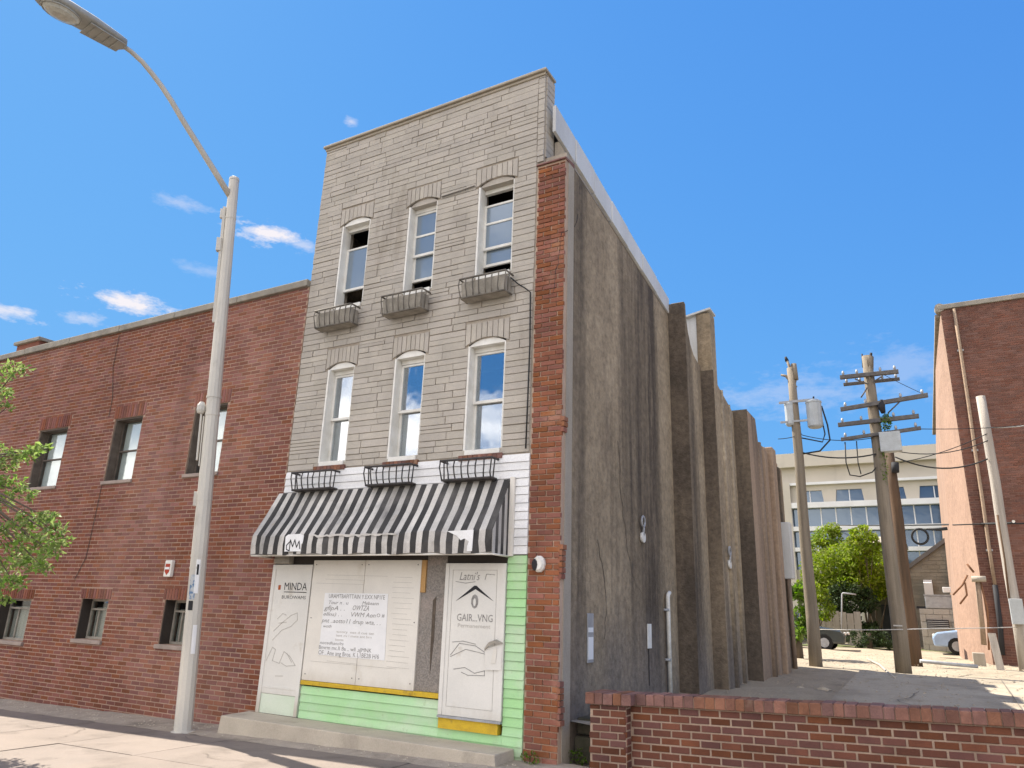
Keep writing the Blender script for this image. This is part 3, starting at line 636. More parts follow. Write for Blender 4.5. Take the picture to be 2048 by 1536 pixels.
# curved shoulder of the second step
prof = [(13.5, 7.68), (13.6, 7.66)]+[(13.6+.72*(1-math.cos(t)), 7.64-.98*math.sin(t)) for t in (.3, .6, .9, 1.2, 1.57)]+[(14.55, 6.62)]
side('side_wall', -3.80, 13.5, 14.55, prof, 'stucco')
part('pilaster_face', box(-4.4, -3.797, 13.488, 13.499, -.5, 7.65), 'stucco_dark', h)
side('side_wall', -3.545, 14.55, 16.2, [(14.55, 6.36), (16.2, 6.0)], 'stucco')
part('pilaster_face', box(-3.95, -3.542, 14.538, 14.549, -.5, 6.5), 'stucco_dark', h)
side('side_wall', -3.25, 16.2, 19.6, [(16.2, 6.05), (17.1, 6.05), (17.25, 5.55), (19.6, 5.45)], 'stucco_pink')
part('pilaster_face', box(-3.8, -3.247, 16.188, 16.199, -.5, 6.04), 'stucco_dark', h)
part('rib', MB().tube([(-3.26, 17.22, .1), (-3.255, 17.22, 5.5)], [.10, .07], 8), 'stucco_pink', h)
part('rib', box(-3.5, -3.19, 17.62, 17.86, .1, 5.50), 'stucco_pink', h, bevel=.05)
part('rib', box(-3.5, -3.16, 19.2, 19.61, .1, 5.3), 'stucco', h, bevel=.05)
part('rib', MB().tube([(-3.56, 15.1, .1), (-3.555, 15.1, 6.2)], [.09, .06], 8), 'stucco', h); part('rib', MB().tube([(-3.56, 15.75, .1), (-3.555, 15.75, 6.05)], [.08, .05], 8), 'stucco', h)
part('pilaster', box(-3.5, -3.13, 18.3, 18.75, .1, 5.62), 'stucco_pink', h, bevel=.03)
# chimney stack with white flashing on the second step
cs = part('chimney_stack', MB().box(-3.86, -3.56, 14.56, 14.95, 6.0, 7.80), 'stucco', h, bevel=.02)
part('flashing_sheet', MB().hexa([(-4.45, 14.60, 6.4), (-3.862, 14.60, 6.4), (-3.862, 14.65, 6.4), (-4.45, 14.65, 6.4)], [(-4.45, 14.60, 7.68), (-3.862, 14.60, 7.80), (-3.862, 14.65, 7.80), (-4.45, 14.65, 7.68)]), 'flashing', cs)
part('cap', MB().hexa([(-4.5, 14.52, 7.67), (-3.54, 14.52, 7.85), (-3.54, 14.98, 7.85), (-4.5, 14.98, 7.67)], [(-4.5, 14.52, 7.71), (-3.54, 14.52, 7.89), (-3.54, 14.98, 7.89), (-4.5, 14.98, 7.71)]), 'flashing', cs)
# white flashing panels along the sloping parapet
n = 7
for k in range(n):
    t0, t1 = k/n+.002, (k+1)/n-.002
    P = lambda t, dz: Vector((-4.39+.25*t, FY+.10+4.82*t, 8.74-1.29*t+dz*(1-.32*t)))
    a0, a1, b1, b0 = P(t0, 0), P(t1, 0), P(t1, .48), P(t0, .48); off = Vector((.028+.008*(k % 2), 0, 0))
    part('flashing_panel', MB().hexa([a0-off, a0+off, a1+off, a1-off], [b0-off, b0+off, b1+off, b1-off]), 'flashing', h, bevel=.006)
part('ledge', MB().hexa([(-4.47, FY+.302, 8.123), (HX1-.003, FY+.302, 8.123), (HX1-.003, 13.495, 7.423), (-4.3, 13.495, 7.423)], [(-4.47, FY+.302, 8.68), (-4.40, FY+.302, 8.68), (-4.17, 13.495, 7.45), (-4.3, 13.495, 7.45)]), 'stucco_edge', h)

# ---- storefront
S = FY
zb = 2.302
for k in range(12):                                        # white boards behind and above the awning
    z0 = zb+k*.1115; part('white_board', MB().hexa([(HX0+.01, S-.028, z0+.003), (SX1+.02, S-.028, z0+.003), (SX1+.02, S+.011, z0+.003), (HX0+.01, S+.011, z0+.003)], [(HX0+.01, S-.016, z0+.1095), (SX1+.02, S-.016, z0+.1095), (SX1+.02, S+.011, z0+.1095), (HX0+.01, S+.011, z0+.1095)]), 'white_board', h)
def siding(x0, x1, z0, z1, step=.108):
    z = z0
    while z < z1-.02:
        zt = min(z+step, z1)
        part('siding_board', MB().hexa([(x0, S-.026, z+.002), (x1, S-.026, z+.002), (x1, S+.058, z+.002), (x0, S+.058, z+.002)], [(x0, S-.012, zt-.002), (x1, S-.012, zt-.002), (x1, S+.058, zt-.002), (x0, S+.058, zt-.002)]), 'green_paint', h); z = zt
siding(-4.88, SX1+.02, -.3, 2.30)
siding(-8.27, -5.83, -.3, .47)
siding(-5.828, -4.882, -.3, .13)
# left door, boarded over and flush
ld = part('door', box(-9.115, -8.29, S-.035, S+.058, .30, 2.17), 'door_paint', h, bevel=.004, label='boarded cream door at the left end of the storefront')
part('kick_panel', box(-9.115, -8.29, S-.03, S+.058, .03, .296), 'green_pale', ld)
part('trim', MB().box(-9.118, -9.05, S-.045, S-.036, .031, 2.165).box(-8.345, -8.285, S-.045, S-.036, .031, 2.165).box(-9.05, -8.345, S-.043, S-.036, 2.1, 2.165).box(-9.05, -8.345, S-.041, S-.036, .38, .41), 'door_paint', ld)
lettering(ld, [('MINDA', -8.83, 1.79, .16, .47, 0), ('BUROWAMS', -8.86, 1.66, .07, .5, 0)], S-.0365, 'ink')
part('red_mark', box(-8.96, -8.91, S-.0385, S-.0355, 1.79, 1.86), 'ink_rust', ld)
part('underline', box(-8.83, -8.36, S-.0385, S-.0355, 1.755, 1.765), 'ink', ld)
hand = [[(-8.95, 1.18), (-8.8, 1.3), (-8.62, 1.42), (-8.5, 1.46), (-8.48, 1.36), (-8.6, 1.26), (-8.78, 1.2), (-8.95, 1.05)], [(-8.9, 1.36), (-8.8, 1.44), (-8.72, 1.42)], [(-8.86, 1.3), (-8.7, 1.32)],
        [(-9.03, .75), (-8.93, .95), (-8.86, .92), (-8.9, .76), (-8.75, .73), (-8.68, .9), (-8.55, .84), (-8.42, .72), (-8.6, .7), (-8.72, .74)], [(-8.62, .88), (-8.5, .76)], [(-8.8, .55), (-8.65, .56)]]
part('sketch', strokes(hand, S-.038, .009), 'ink_faint', ld)['kind'] = 'stuff'
# boarded shop window
for (a, b) in ((-8.275, -7.265), (-7.257, -6.255)):
    bd = part('window_board', box(a, b, S-.03, S+.058, .535, 2.235), 'cream_board', h, bevel=.003)
    for kx in (a+.06, b-.06):
        for kz in (.62, 1.4, 2.17): part('nail', cyl((kx, S-.0335, kz), (kx, S-.029, kz), .008, n=8), 'dark_wood', bd)
part('yellow_trim', MB().box(-8.275, -6.255, S-.045, S+.058, .474, .531), 'yellow_paint', h, bevel=.004)
part('yellow_trim', MB().box(-6.25, -5.835, S-.05, S+.058, .474, .537), 'yellow_paint', h, bevel=.004)
part('plywood_strip', box(-6.252, -6.175, S-.028, S+.058, 1.80, 2.235), 'plywood', h)
part('pebble_pillar', MB().box(-6.25, -5.95, S-.004, S+.058, .54, 1.798).box(-6.172, -5.95, S-.004, S+.058, 1.798, 2.29).box(-5.948, -5.835, S-.014, S+.058, .54, 2.29), 'grey_pebble', h)
part('pillar_crack', MB().prism([(-6.02, S-.009, .75), (-5.985, S-.009, 1.2), (-5.99, S-.009, 1.75), (-6.04, S-.009, 1.7), (-6.035, S-.009, 1.1)], (0, .004, 0)), 'stucco_dark', h)
# right door
rd = part('door', box(-5.826, -4.89, S-.045, S+.058, .29, 2.19), 'door_paint', h, bevel=.005, label='boarded cream door with black chevron sign, right of the pillar')
part('edge_trim', MB().box(-5.826, -5.77, S-.056, S-.046, .292, 2.185).box(-4.95, -4.885, S-.056, S-.046, .292, 2.185), 'door_paint', rd)
part('inner_moulding', strokes([[(-5.71, .4), (-5.02, .4), (-5.02, 2.1), (-5.71, 2.1), (-5.71, .4)]], S-.048, .006), 'ink_faint', rd)
part('threshold', box(-5.826, -4.882, S-.075, S+.058, .262, .288), 'metal_grey', rd)
part('kick_board', box(-5.815, -4.93, S-.05, S+.058, .133, .258), 'yellow_paint', rd)
part('chevron', MB().prism([(-5.64, S-.05, 1.70), (-5.36, S-.05, 1.90), (-5.33, S-.05, 1.90), (-5.06, S-.05, 1.71), (-5.34, S-.05, 1.855)], (0, .004, 0)), 'ink', rd)
part('drop', MB().prism([(-5.345+.055*math.sin(t*.628), S-.05, 1.70+.09*math.cos(t*.628)) for t in range(10)], (0, .004, 0)), 'ink_soft', rd)
part('drop_core', MB().prism([(-5.345+.022*math.sin(t*.628), S-.052, 1.69+.05*math.cos(t*.628)) for t in range(10)], (0, .004, 0)), 'door_paint', rd)
lettering(rd, [("Latni's", -5.60, 1.97, .15, .32, .3), ('GAIR...VNG', -5.61, 1.45, .13, .55, 0)], S-.048, 'ink_soft')
lettering(rd, [('Permanement', -5.59, 1.37, .07, .5, 0)], S-.048, 'ink_faint', 'fine_print')
sk = [[(-5.68, 1.02), (-5.55, 1.17), (-5.3, 1.15), (-5.1, 1.05), (-5.3, 1.08), (-5.45, 1.1), (-5.68, 1.0)], [(-5.66, 1.18), (-5.5, 1.2), (-5.3, 1.17)], [(-5.62, .85), (-5.45, .88), (-5.3, .82), (-5.15, .86), (-5.15, .80), (-5.4, .79), (-5.5, .82)], [(-5.66, 1.95), (-5.5, 1.93), (-5.35, 1.95)], [(-5.2, 1.98), (-5.18, 2.05), (-5.05, 2.04)]]
part('sketch', strokes(sk, S-.0485, .008), 'ink_soft', rd)['kind'] = 'stuff'
bag = thing('paper_flap', 'torn paper with a curled top corner hanging on the right door', 'paper', (-5.0, S-.05, .9))
part('sheet', MB().hexa([(-5.13, S-.062, .87), (-4.90, S-.062, .88), (-4.90, S-.058, .88), (-5.13, S-.058, .87)], [(-5.15, S-.066, 1.12), (-4.90, S-.062, 1.19), (-4.90, S-.058, 1.19), (-5.15, S-.062, 1.12)]), 'door_paint', bag)
part('curl', MB().loft([[Vector((-5.15, S-.066, 1.10)), Vector((-5.15, S-.074, 1.10)), Vector((-5.15, S-.074, 1.13)), Vector((-5.15, S-.066, 1.13))], [Vector((-5.08, S-.07, 1.17)), Vector((-5.08, S-.10, 1.16)), Vector((-5.08, S-.10, 1.20)), Vector((-5.08, S-.07, 1.21))], [Vector((-4.98, S-.07, 1.215)), Vector((-4.98, S-.11, 1.20)), Vector((-4.98, S-.11, 1.235)), Vector((-4.98, S-.07, 1.245))], [Vector((-4.89, S-.062, 1.20)), Vector((-4.89, S-.07, 1.19)), Vector((-4.89, S-.07, 1.205)), Vector((-4.89, S-.062, 1.21))]]), 'grey_frame', bag)
part('tear', MB().prism([(-5.05, S-.069, .95), (-5.02, S-.069, 1.12), (-4.97, S-.069, 1.15), (-4.98, S-.069, .96)], (0, .004, 0)), 'cream_board', bag)
# header gap over doors
part('header', MB().box(-9.1, -8.3, S-.01, S+.058, 2.175, 2.298).box(-8.3, -6.17, S-.02, S+.058, 2.24, 2.298).box(-5.83, -4.89, S-.01, S+.058, 2.195, 2.298), 'dark_wood', h)
part('header_box', box(-9.03, -8.72, S-.12, S-.011, 2.18, 2.30), 'grey_frame', h, bevel=.008)
# concrete step
st = tag(part('step', MB().hexa([(-9.30, 8.04, -.4), (-4.66, 8.10, -.4), (-4.66, S-.03, -.4), (-9.30, S-.03, -.4)], [(-9.26, 8.05, .015), (-4.70, 8.11, .0), (-4.70, S-.03, .008), (-9.26, S-.03, .03)]), 'step_concrete', bevel=.012), 'long low concrete step in front of the green and cream storefront', 'step')
# notice
po = thing('notice', 'large white sheet of handwritten notes pasted on the boarded window', 'notice', (-7.38, S-.03, .88))
part('sheet', MB().hexa([(-7.99, S-.036, .895), (-6.77, S-.036, .885), (-6.77, S-.031, .885), (-7.99, S-.031, .895)], [(-7.985, S-.036, 1.76), (-6.80, S-.036, 1.77), (-6.80, S-.031, 1.77), (-7.985, S-.031, 1.76)]), 'paper', po)
L_ = lambda t, x, z, hh, wd, s=.0: (t, -7.99+x, .89+z, hh, wd, s)
lettering(po, [L_("URAMTBAPITTAIN Y.EXX NP1I'E", .09, .80, .085, 1.05)], S-.038, 'ink_soft')
lettering(po, [L_('Tour n . u', .10, .715, .07, .38, .2), L_('Mebeann', .74, .72, .07, .3, .2), L_('gfipA . .', .02, .63, .09, .4, .3), L_('OWTZA', .57, .64, .1, .3, .3), L_('ellns) . .', .02, .55, .07, .36, .3), L_('VWM Aon ', .55, .55, .09, .45, .2), L_('O #', 1.02, .56, .07, .14),
                L_('pnt ..aotto11 drup wta, . .', .0, .455, .085, 1.1, .2), L_('woth', .04, .385, .06, .16, .2), L_('nocedhanclts', .01, .155, .06, .45, .2), L_('Bnvrm mc.II Ba .. wll ,aJMNK', .0, .085, .075, .98), L_('OF . Ane ang Bros. K L1BE2B H/6', .0, .01, .085, 1.12)], S-.038, 'ink_soft', 'handwriting')
lettering(po, [L_('woory  nee d cue tan', .3, .32, .05, .7), L_('tent ov l mete ant brn', .3, .27, .05, .66), L_('boomn', .3, .21, .05, .15)], S-.038, 'ink_faint', 'faint_writing')
fl = [[(-8.2+random.uniform(0, .4), z), (-7.4+random.uniform(0, .9), z-.01)] for z in (2.02, 1.96, 1.9, .82, .8)]+[[(-6.75+random.uniform(0, .1), z), (-6.45+random.uniform(0, .12), z-.005)] for z in [2.0-.07*k for k in range(18)]]
part('pencil_lines', strokes(fl, S-.0325, .004), 'ink_faint', h)['kind'] = 'stuff'

# ================================================================== AWNING
aw = thing('striped_awning', 'faded black and white striped awning over the shopfront', 'awning', (-7.0, S-.2, 2.3))
AX0, AX1, PR = -9.20, -4.87, .46; AZT, AZV, AZB = 3.29, 2.575, 2.29
n = 44; ww = (AX1-AX0)/n
def sgx(u): return u
for k in range(n):
    a, b = AX0+k*ww, AX0+(k+1)*ww
    if k % 2 == 0: b -= ww*.03
    if k % 2 == 1: a -= ww*.03
    y0, y1 = S-.035, S-PR; th = .006
    sagm = .0
    def skin(o):
        P = []
        for x in (a, b):
            u_ = (x-AX0)/(AX1-AX0)*4; sg = abs(math.sin(u_*math.pi))            # the cloth hangs between five rafters
            wv = .010*math.sin(x*7.3)+.006*math.sin(x*17.1)
            P.append([Vector((x, y0, AZT+o)), Vector((x, (y0+y1)/2+.012*sg, (AZT+AZV)/2-.018-.028*sg+wv*.5+o)), Vector((x, y1-o*.7+wv*.4, AZV-.016*sg+o*.7+wv*.5)), Vector((x+.004*math.sin(x*9), y1-.012-o+wv, (AZV+AZB)/2)), Vector((x+.008*math.sin(x*11), y1-.004-o+wv*1.8, AZB+.010*math.sin(x*6.1)+.006*math.sin(x*15)))])
        return P
    A, B = skin(th), skin(0); v = A[0]+A[1]+B[0]+B[1]; f = []
    for i in range(4): f += [(i, i+1, 5+i+1, 5+i), (10+i, 15+i, 15+i+1, 10+i+1), (i, 10+i, 10+i+1, i+1), (5+i, 5+i+1, 15+i+1, 15+i)]
    f += [(0, 5, 15, 10), (4, 14, 19, 9)]
    part('stripe', MB().add(v, f), 'awn_white' if k % 2 == 0 else 'awn_black', aw)
for sx, xx in ((1, AX1), (-1, AX0)):                         # side cheeks with upright stripes
    m_ = 6
    for k in range(m_):
        ya, yb = S-.035-(PR-.04)*k/m_, S-.035-(PR-.04)*(k+1)/m_
        zt = lambda y: AZT-(AZT-AZV)*(S-.035-y)/(PR-.035)-.012
        part('side_stripe', MB().hexa([(xx-.004, ya, AZB), (xx+.004, ya, AZB), (xx+.004, yb, AZB), (xx-.004, yb, AZB)], [(xx-.004, ya, zt(ya)), (xx+.004, ya, zt(ya)), (xx+.004, yb, zt(yb)), (xx-.004, yb, zt(yb))]), 'awn_black' if k % 2 == 0 else 'awn_white', aw)
part('frame_trim', box(AX1+.006, AX1+.075, S-.06, S-.03, AZB-.01, AZT+.03), 'cream_board', aw)
part('frame', MB().tube([(AX0, S-PR+.02, AZB-.012), (AX1, S-PR+.02, AZB-.012)], .014, 8).tube([(AX0, S-PR+.02, AZB-.012), (AX0, S-.03, AZB-.012)], .014, 8).tube([(AX1, S-PR+.02, AZB-.012), (AX1, S-.03, AZB-.012)], .014, 8), 'cream_board', aw)
for k in range(5):
    xk = AX0+(AX1-AX0)*k/4
    part('rafter', cyl((min(max(xk, AX0+.03), AX1-.03), S-.05, AZT-.06), (min(max(xk, AX0+.03), AX1-.03), S-PR+.02, AZV-.03), .012, n=6), 'metal_grey', aw)
yv = S-PR-.024
pa = part('patch', MB().prism([(-8.46, yv, 2.33), (-8.12, yv, 2.33), (-8.10, yv, 2.56), (-8.18, yv, 2.585), (-8.42, yv, 2.58), (-8.47, yv, 2.55)], (0, .004, 0)), 'patch_white', aw)
part('scrawl', strokes([[(-8.36, 2.48), (-8.43, 2.42), (-8.42, 2.36), (-8.36, 2.34), (-8.36, 2.5), (-8.30, 2.40), (-8.27, 2.50), (-8.22, 2.39), (-8.18, 2.48), (-8.15, 2.37)]], yv-.003, .015), 'ink', pa)
part('patch', MB().prism([(-5.55, yv, 2.57), (-5.14, yv, 2.58), (-5.15, yv, 2.31), (-5.29, yv, 2.31), (-5.27, yv, 2.40), (-5.40, yv, 2.51)], (0, .004, 0)), 'patch_white', aw)
pts = []; x = -7.95
while x < -6.35: pts.append((x, yv, 2.562+random.uniform(-.008, .012))); x += .06
bot = [(p[0], yv, p[2]-random.uniform(.012, .04)) for p in pts][::-1]
part('torn_hem', MB().prism(pts+bot, (0, .004, 0)), 'awn_white', aw)

# ================================================================== WINDOW BASKETS
def basket(cx, zt, wd, dep, hgt, mat_bar, mat_tray, label, group, solid):
    b = thing('window_basket', label, 'window box', (cx, S, zt-hgt), group)
    x0, x1 = cx-wd/2, cx+wd/2; yf = S-.03-dep; zb_ = zt-hgt; r = .014 if not solid else .013
    part('tray', MB().box(x0+.015, x1-.015, yf+.04, S-.035, zb_-.012, zb_+.018), mat_tray, b, bevel=.004)
    part('rim', MB().tube([(x0, S-.03, zt), (x0, yf, zt), (x1, yf, zt), (x1, S-.03, zt)], r*1.2, 6).tube([(x0+.02, S-.03, zb_), (x0+.02, yf+.03, zb_), (x1-.02, yf+.03, zb_), (x1-.02, S-.03, zb_)], r*1.2, 6), mat_bar, b)
    nb = 7
    for k in range(nb+1):
        x = x0+(x1-x0)*k/nb; xb = x0+.02+(x1-x0-.04)*k/nb; jj = random.uniform(-.012, .012)
        part('bar', MB().tube([(x, yf, zt), (x+jj, yf-.012, zt-.35*hgt), (xb+jj, yf+.004, zt-.75*hgt), (xb, yf+.03, zb_)], r*.75, 5), mat_bar, b)
    for xx, xb in ((x0, x0+.02), (x1, x1-.02)):
        part('bar', MB().tube([(xx, S-.03-dep*.5, zt), (xb, S-.03-dep*.5, zb_)], r*.75, 5), mat_bar, b)
    if solid:
        part('liner', MB().hexa([(x0+.03, yf+.05, zb_+.02), (x1-.03, yf+.05, zb_+.02), (x1-.03, S-.04, zb_+.02), (x0+.03, S-.04, zb_+.02)], [(x0+.02, yf+.02, zt-.05), (x1-.02, yf+.02, zt-.05), (x1-.02, S-.04, zt-.05), (x0+.02, S-.04, zt-.05)]), mat_tray, b)
    return b
for (cx, lab) in ((-8.27, 'weathered grey window basket under the leftmost top floor window'), (-6.84, 'weathered grey window basket under the middle top floor window'), (-5.35, 'weathered grey window basket under the rightmost top floor window')):
    basket(cx, 6.33, .80, .22, .30, 'weathered_iron', 'weathered_tray', lab, 'window baskets', True)
for (cx, lab) in ((-8.37, 'black wire window basket above the left end of the awning'), (-6.87, 'black wire window basket above the middle of the awning'), (-5.50, 'black wire window basket above the right end of the awning')):
    basket(cx, 3.58, .84, .18, .27, 'black_iron', 'black_iron', lab, 'window baskets', False)
# loose cable that drops from the top basket to the edge of the stone
pts = [(-4.98, S-.05, 6.30), (-4.85, S-.05, 6.17), (-4.72, S-.05, 6.07), (-4.645, S-.04, 6.0), (-4.63, S-.04, 5.2), (-4.64, S-.04, 4.4), (-4.65, S-.04, 3.7)]
tag(part('cable', MB().tube(pts, .011, 6), 'cable'), 'thin dark cable running down the edge between stone and brick pier', 'cable')
tag(part('cable', MB().tube([(-6.35, S-.03, 8.03), (-6.0, S-.03, 8.045), (-5.72, S-.03, 8.06)], .012, 6), 'weathered_iron'), 'short horizontal cable between the heads of two top floor windows', 'cable')
wl = thing('wall_lamp', 'small white wall lamp with dark lens on the brick pier', 'wall lamp', (-4.42, S, 2.1))
part('lamp_body', MB().loft([[Vector((-4.41+r_*math.cos(t*.628), S-y_, 2.18+r_*1.25*math.sin(t*.628))) for t in range(10)] for r_, y_ in ((.085, .012), (.085, .05), (.06, .085))]), 'white_paint', wl)
part('lens', MB().loft([[Vector((-4.45+r_*.7*math.cos(t*.628), S-y_, 2.17+r_*1.3*math.sin(t*.628))) for t in range(10)] for r_, y_ in ((.06, .05), (.055, .093), (.03, .10))]), 'ink', wl)

# ================================================================== THINGS ON THE SIDE WALL
WX = HX1
def plate(y0, y1, z0, z1, m, label):
    t = thing('wall_plate', label, 'plate', (WX, (y0+y1)/2, z0))
    part('plate', box(WX+.006, WX+.022, y0, y1, z0, z1), m, t, bevel=.003); return t
t = plate(9.42, 9.62, .98, 1.60, 'metal_grey', 'grey metal plate with paper label low on the stucco wall')
part('label_sheet', box(WX+.022, WX+.026, 9.44, 9.60, 1.02, 1.30), 'paper', t); part('label_sheet', box(WX+.022, WX+.026, 9.44, 9.60, 1.36, 1.42), 'paper', t)
t = plate(11.80, 11.98, 1.10, 1.47, 'white_paint', 'plain white plate on the stucco wall beside the white pipe')
part('drip_stain', box(WX+.003, WX+.006, 11.85, 11.89, .55, 1.098), 'dark_wood', t)
pp = thing('vent_pipe', 'thin white pipe with bent top standing against the stucco wall', 'pipe', (WX+.06, 12.75, .33))
part('riser', MB().tube([(WX+.06, 12.75, .3), (WX+.06, 12.75, 1.9), (WX+.06, 12.77, 1.95), (WX+.06, 12.85, 1.99)], .035, 10), 'pvc', pp)
for z in (.9, 1.7): part('clip', MB().tube([(WX+.02, 12.75, z-.02), (WX+.02, 12.75, z+.02)], .07, 10), 'metal_grey', pp)
def fixture(y, z, x, label):
    f = thing('meter_bracket', label, 'bracket', (x, y, z))
    rg = [Vector((x+.05, y+.075*math.cos(t*.524), z+.085*math.sin(t*.524))) for t in range(13)]
    part('ring', MB().tube(rg, .018, 6), 'metal_grey', f); part('stem', cyl((x+.05, y+.02, z-.08), (x+.04, y+.03, z-.22), .02, n=8), 'metal_grey', f)
    part('disc', cyl((x+.005, y+.03, z-.25), (x+.05, y+.03, z-.25), .085, n=14), 'pvc', f); return f
fixture(11.6, 3.06, WX, 'grey ring bracket above a pale disc, high on the stucco wall')
fixture(14.95, 2.86, -3.545, 'pale bracket on the narrow stucco strip between dark pilasters')
pb = thing('junction_box', 'pale junction box and conduit near the rear end of the stucco wall', 'junction box', (-3.2, 19.2, 2.4))
part('box', box(-3.24, -3.0, 19.15, 19.45, 2.55, 3.9), 'flashing', pb, bevel=.02); part('conduit', cyl((-3.12, 19.2, .5), (-3.12, 19.2, 2.55), .05, n=8), 'stucco_pink', pb)

# ================================================================== LOW GARDEN WALL
gw = thing('garden_wall', 'low red brick wall with rowlock coping in front of the empty lot', 'wall', (-1, FY, 0))
GS = .034                                                   # the wall climbs with the street
GX0, GX1 = -3.24, 4.6; gtop = lambda x: .735+GS*(x+3.24)
def slope_box(x0, x1, y0, y1, d0, d1, z_low=None):
    """box whose top and bottom follow the wall's slope; d0, d1 are offsets from the top line"""
    b = [(x0, y0, gtop(x0)+d0), (x1, y0, gtop(x1)+d0), (x1, y1, gtop(x1)+d0), (x0, y1, gtop(x0)+d0)]
    if z_low is not None: b = [(p[0], p[1], z_low) for p in b]
    return MB().hexa(b, [(x0, y0, gtop(x0)+d1), (x1, y0, gtop(x1)+d1), (x1, y1, gtop(x1)+d1), (x0, y1, gtop(x0)+d1)])
part('core', slope_box(GX0, GX1, FY+.06, FY+.30, 0, -.125, -.5), 'mortar_low', gw)
part('core', slope_box(-3.68, GX0-.002, FY-.08, FY+.32, 0, -.125, -.5), 'mortar_low', gw)
gr = courses(GX0, GX1, -.98, -.125, .222, .0775, .013)
lay(gw, gr, (0, FY+.055, .735+GS*3.24), (1, 0, 0), (0, 0, 1), 'brick_low', 270, 'brick', depth=.04, proud=(.002, .012), shear=GS, stuff_name='bricks')
lay(gw, courses(-3.69, GX0, -.95, -.125, .222, .0775, .013), (0, FY-.085, .735+GS*3.24), (1, 0, 0), (0, 0, 1), 'brick_low', 40, 'pier_brick', depth=.04, proud=(.002, .012), shear=GS)
lay(gw, courses(FY-.088, FY+.055, -.85, -.125, .222, .0775, .013, minw=.02), (GX0, 0, .735), (0, 1, 0), (0, 0, 1), 'brick_low', 30, 'pier_brick', depth=.04, proud=(.002, .010))
x = -3.73; k = 0
while x < GX1:
    wd = random.uniform(.095, .125); y0 = FY-.13 if x < GX0 else FY+.005; j = random.uniform(-.006, .006)
    part('coping_brick', slope_box(x+.003, x+wd-.003, y0+j, FY+.34+j, -.12, random.uniform(-.006, .006)), 'brick_coping', gw, bevel=.008); x += wd
part('coping_mortar', slope_box(-3.71, GX1, FY+.02, FY+.32, -.118, -.014), 'mortar_low', gw)
# dark mossy retaining stones in the gap between house and wall
rs = thing('retaining_block', 'dark mossy stone block in the gap between house and garden wall', 'stone', (-3.9, FY+.5, 0))
for (x0, x1, z0, z1, y) in ((-4.12, -3.70, -.3, .16, .42), (-4.12, -3.86, .165, .36, .5), (-3.855, -3.70, .165, .34, .47)):
    part('stone', box(x0, x1, FY+y, FY+y+.5, z0, z1), 'moss_stone', rs, bevel=.03)
# little weeds at the foot of the wall
for (x, y, lab) in ((-4.02, FY+.30, 'tuft of weeds in the gap between the brick pier and the garden wall'), (-4.45, FY-.10, 'sparse weeds at the foot of the brick pier')):
    wdp = thing('weed', lab, 'weeds', (x, y, sz(x)))
    part('leaves', leaves(MB(), 70, blob((x, y, sz(x)+.07), (.12, .06, .08)), .03), 'leaf_mid', wdp); part('stem', cyl((x, y, sz(x)-.02), (x+.01, y, sz(x)+.1), .004, n=5), 'leaf_dark', wdp)

# ================================================================== STREET LAMP
B0, B1 = Vector((-9.83, 7.9, sz(-9.8)-.02)), Vector((-10.18, 7.5, 8.80))
lamp = thing('street_lamp', 'tall grey metal street lamp with curved arm and cobra head', 'street lamp', B0)
ax = (B1-B0).normalized(); pt = lambda t: B0.lerp(B1, t)
u = ax.cross(Vector((0, 1, 0))).normalized(); v = ax.cross(u)
def ring8(c, r, n=12): return [c+(u*math.cos(6.2832*k/n+.26)+v*math.sin(6.2832*k/n+.26))*r for k in range(n)]
part('pole', MB().loft([ring8(pt(t), r) for t, r in ((0, .128), (.12, .124), (.55, .108), (.551, .108), (1, .085))]), 'pole_paint', lamp, bevel=.006)
part('pole_cap', MB().loft([ring8(B1, .09), ring8(B1+ax*.05, .085), ring8(B1+ax*.075, .05)]), 'pole_paint', lamp)
part('base_plate', MB().loft([ring8(B0-ax*.01, .17), ring8(B0+ax*.03, .165)]), 'pole_paint', lamp)
for t, r in ((.555, .117), (.522, .116), (.37, .119), (.275, .1235), (.255, .1235), (.915, .094)):
    part('band', MB().loft([ring8(pt(t), r), ring8(pt(t)+ax*.035, r)]), 'pole_paint', lamp)
sd_ = Vector((-.75, -.66, 0)).normalized()
def strap(t0, t1, off, wd, dp, name, m):
    a, b = pt(t0)+sd_*off, pt(t1)+sd_*off; w_ = Vector((sd_.y, -sd_.x, 0))*wd; d_ = sd_*dp
    return part(name, MB().hexa([a-w_-d_, a+w_-d_, a+w_+d_, a-w_+d_], [b-w_-d_, b+w_-d_, b+w_+d_, b-w_+d_]), m, lamp, bevel=.006)
strap(.70, .94, .115, .028, .025, 'conduit', 'pole_paint'); strap(.845, .872, .15, .05, .04, 'junction_box', 'pole_paint'); strap(.915, .935, .14, .03, .04, 'clip', 'pole_paint')
strap(.44, .53, .17, .018, .014, 'bracket_bar', 'pole_paint'); strap(.43, .52, .125, .035, .01, 'bracket_plate', 'pole_paint')
part('photocell', MB().loft([[pt(.535)+sd_*.18+Vector((.07*math.cos(t*.628)*r_, .07*math.sin(t*.628)*r_, z_)) for t in range(10)] for r_, z_ in ((.7, -.09), (1, -.04), (1, .04), (.5, .1))]), 'pole_paint', lamp)
strap(.36, .385, .13, .03, .03, 'clip', 'pole_paint')
arm_px = [(455, 388, -10.20), (432, 347, -10.23), (410, 312, -10.26), (387, 275, -10.29), (364, 238, -10.33), (343, 202, -10.37), (323, 172, -10.41), (304, 147, -10.45), (285, 124, -10.49), (262, 103, -10.53), (238, 86, -10.57)]
ap = [atX(461, 394, -10.19)]+[atX(a, b, c) for a, b, c in arm_px[1:]]
part('arm', MB().tube(ap, [.056-.0018*k for k in range(len(ap))], 10), 'pole_paint', lamp)
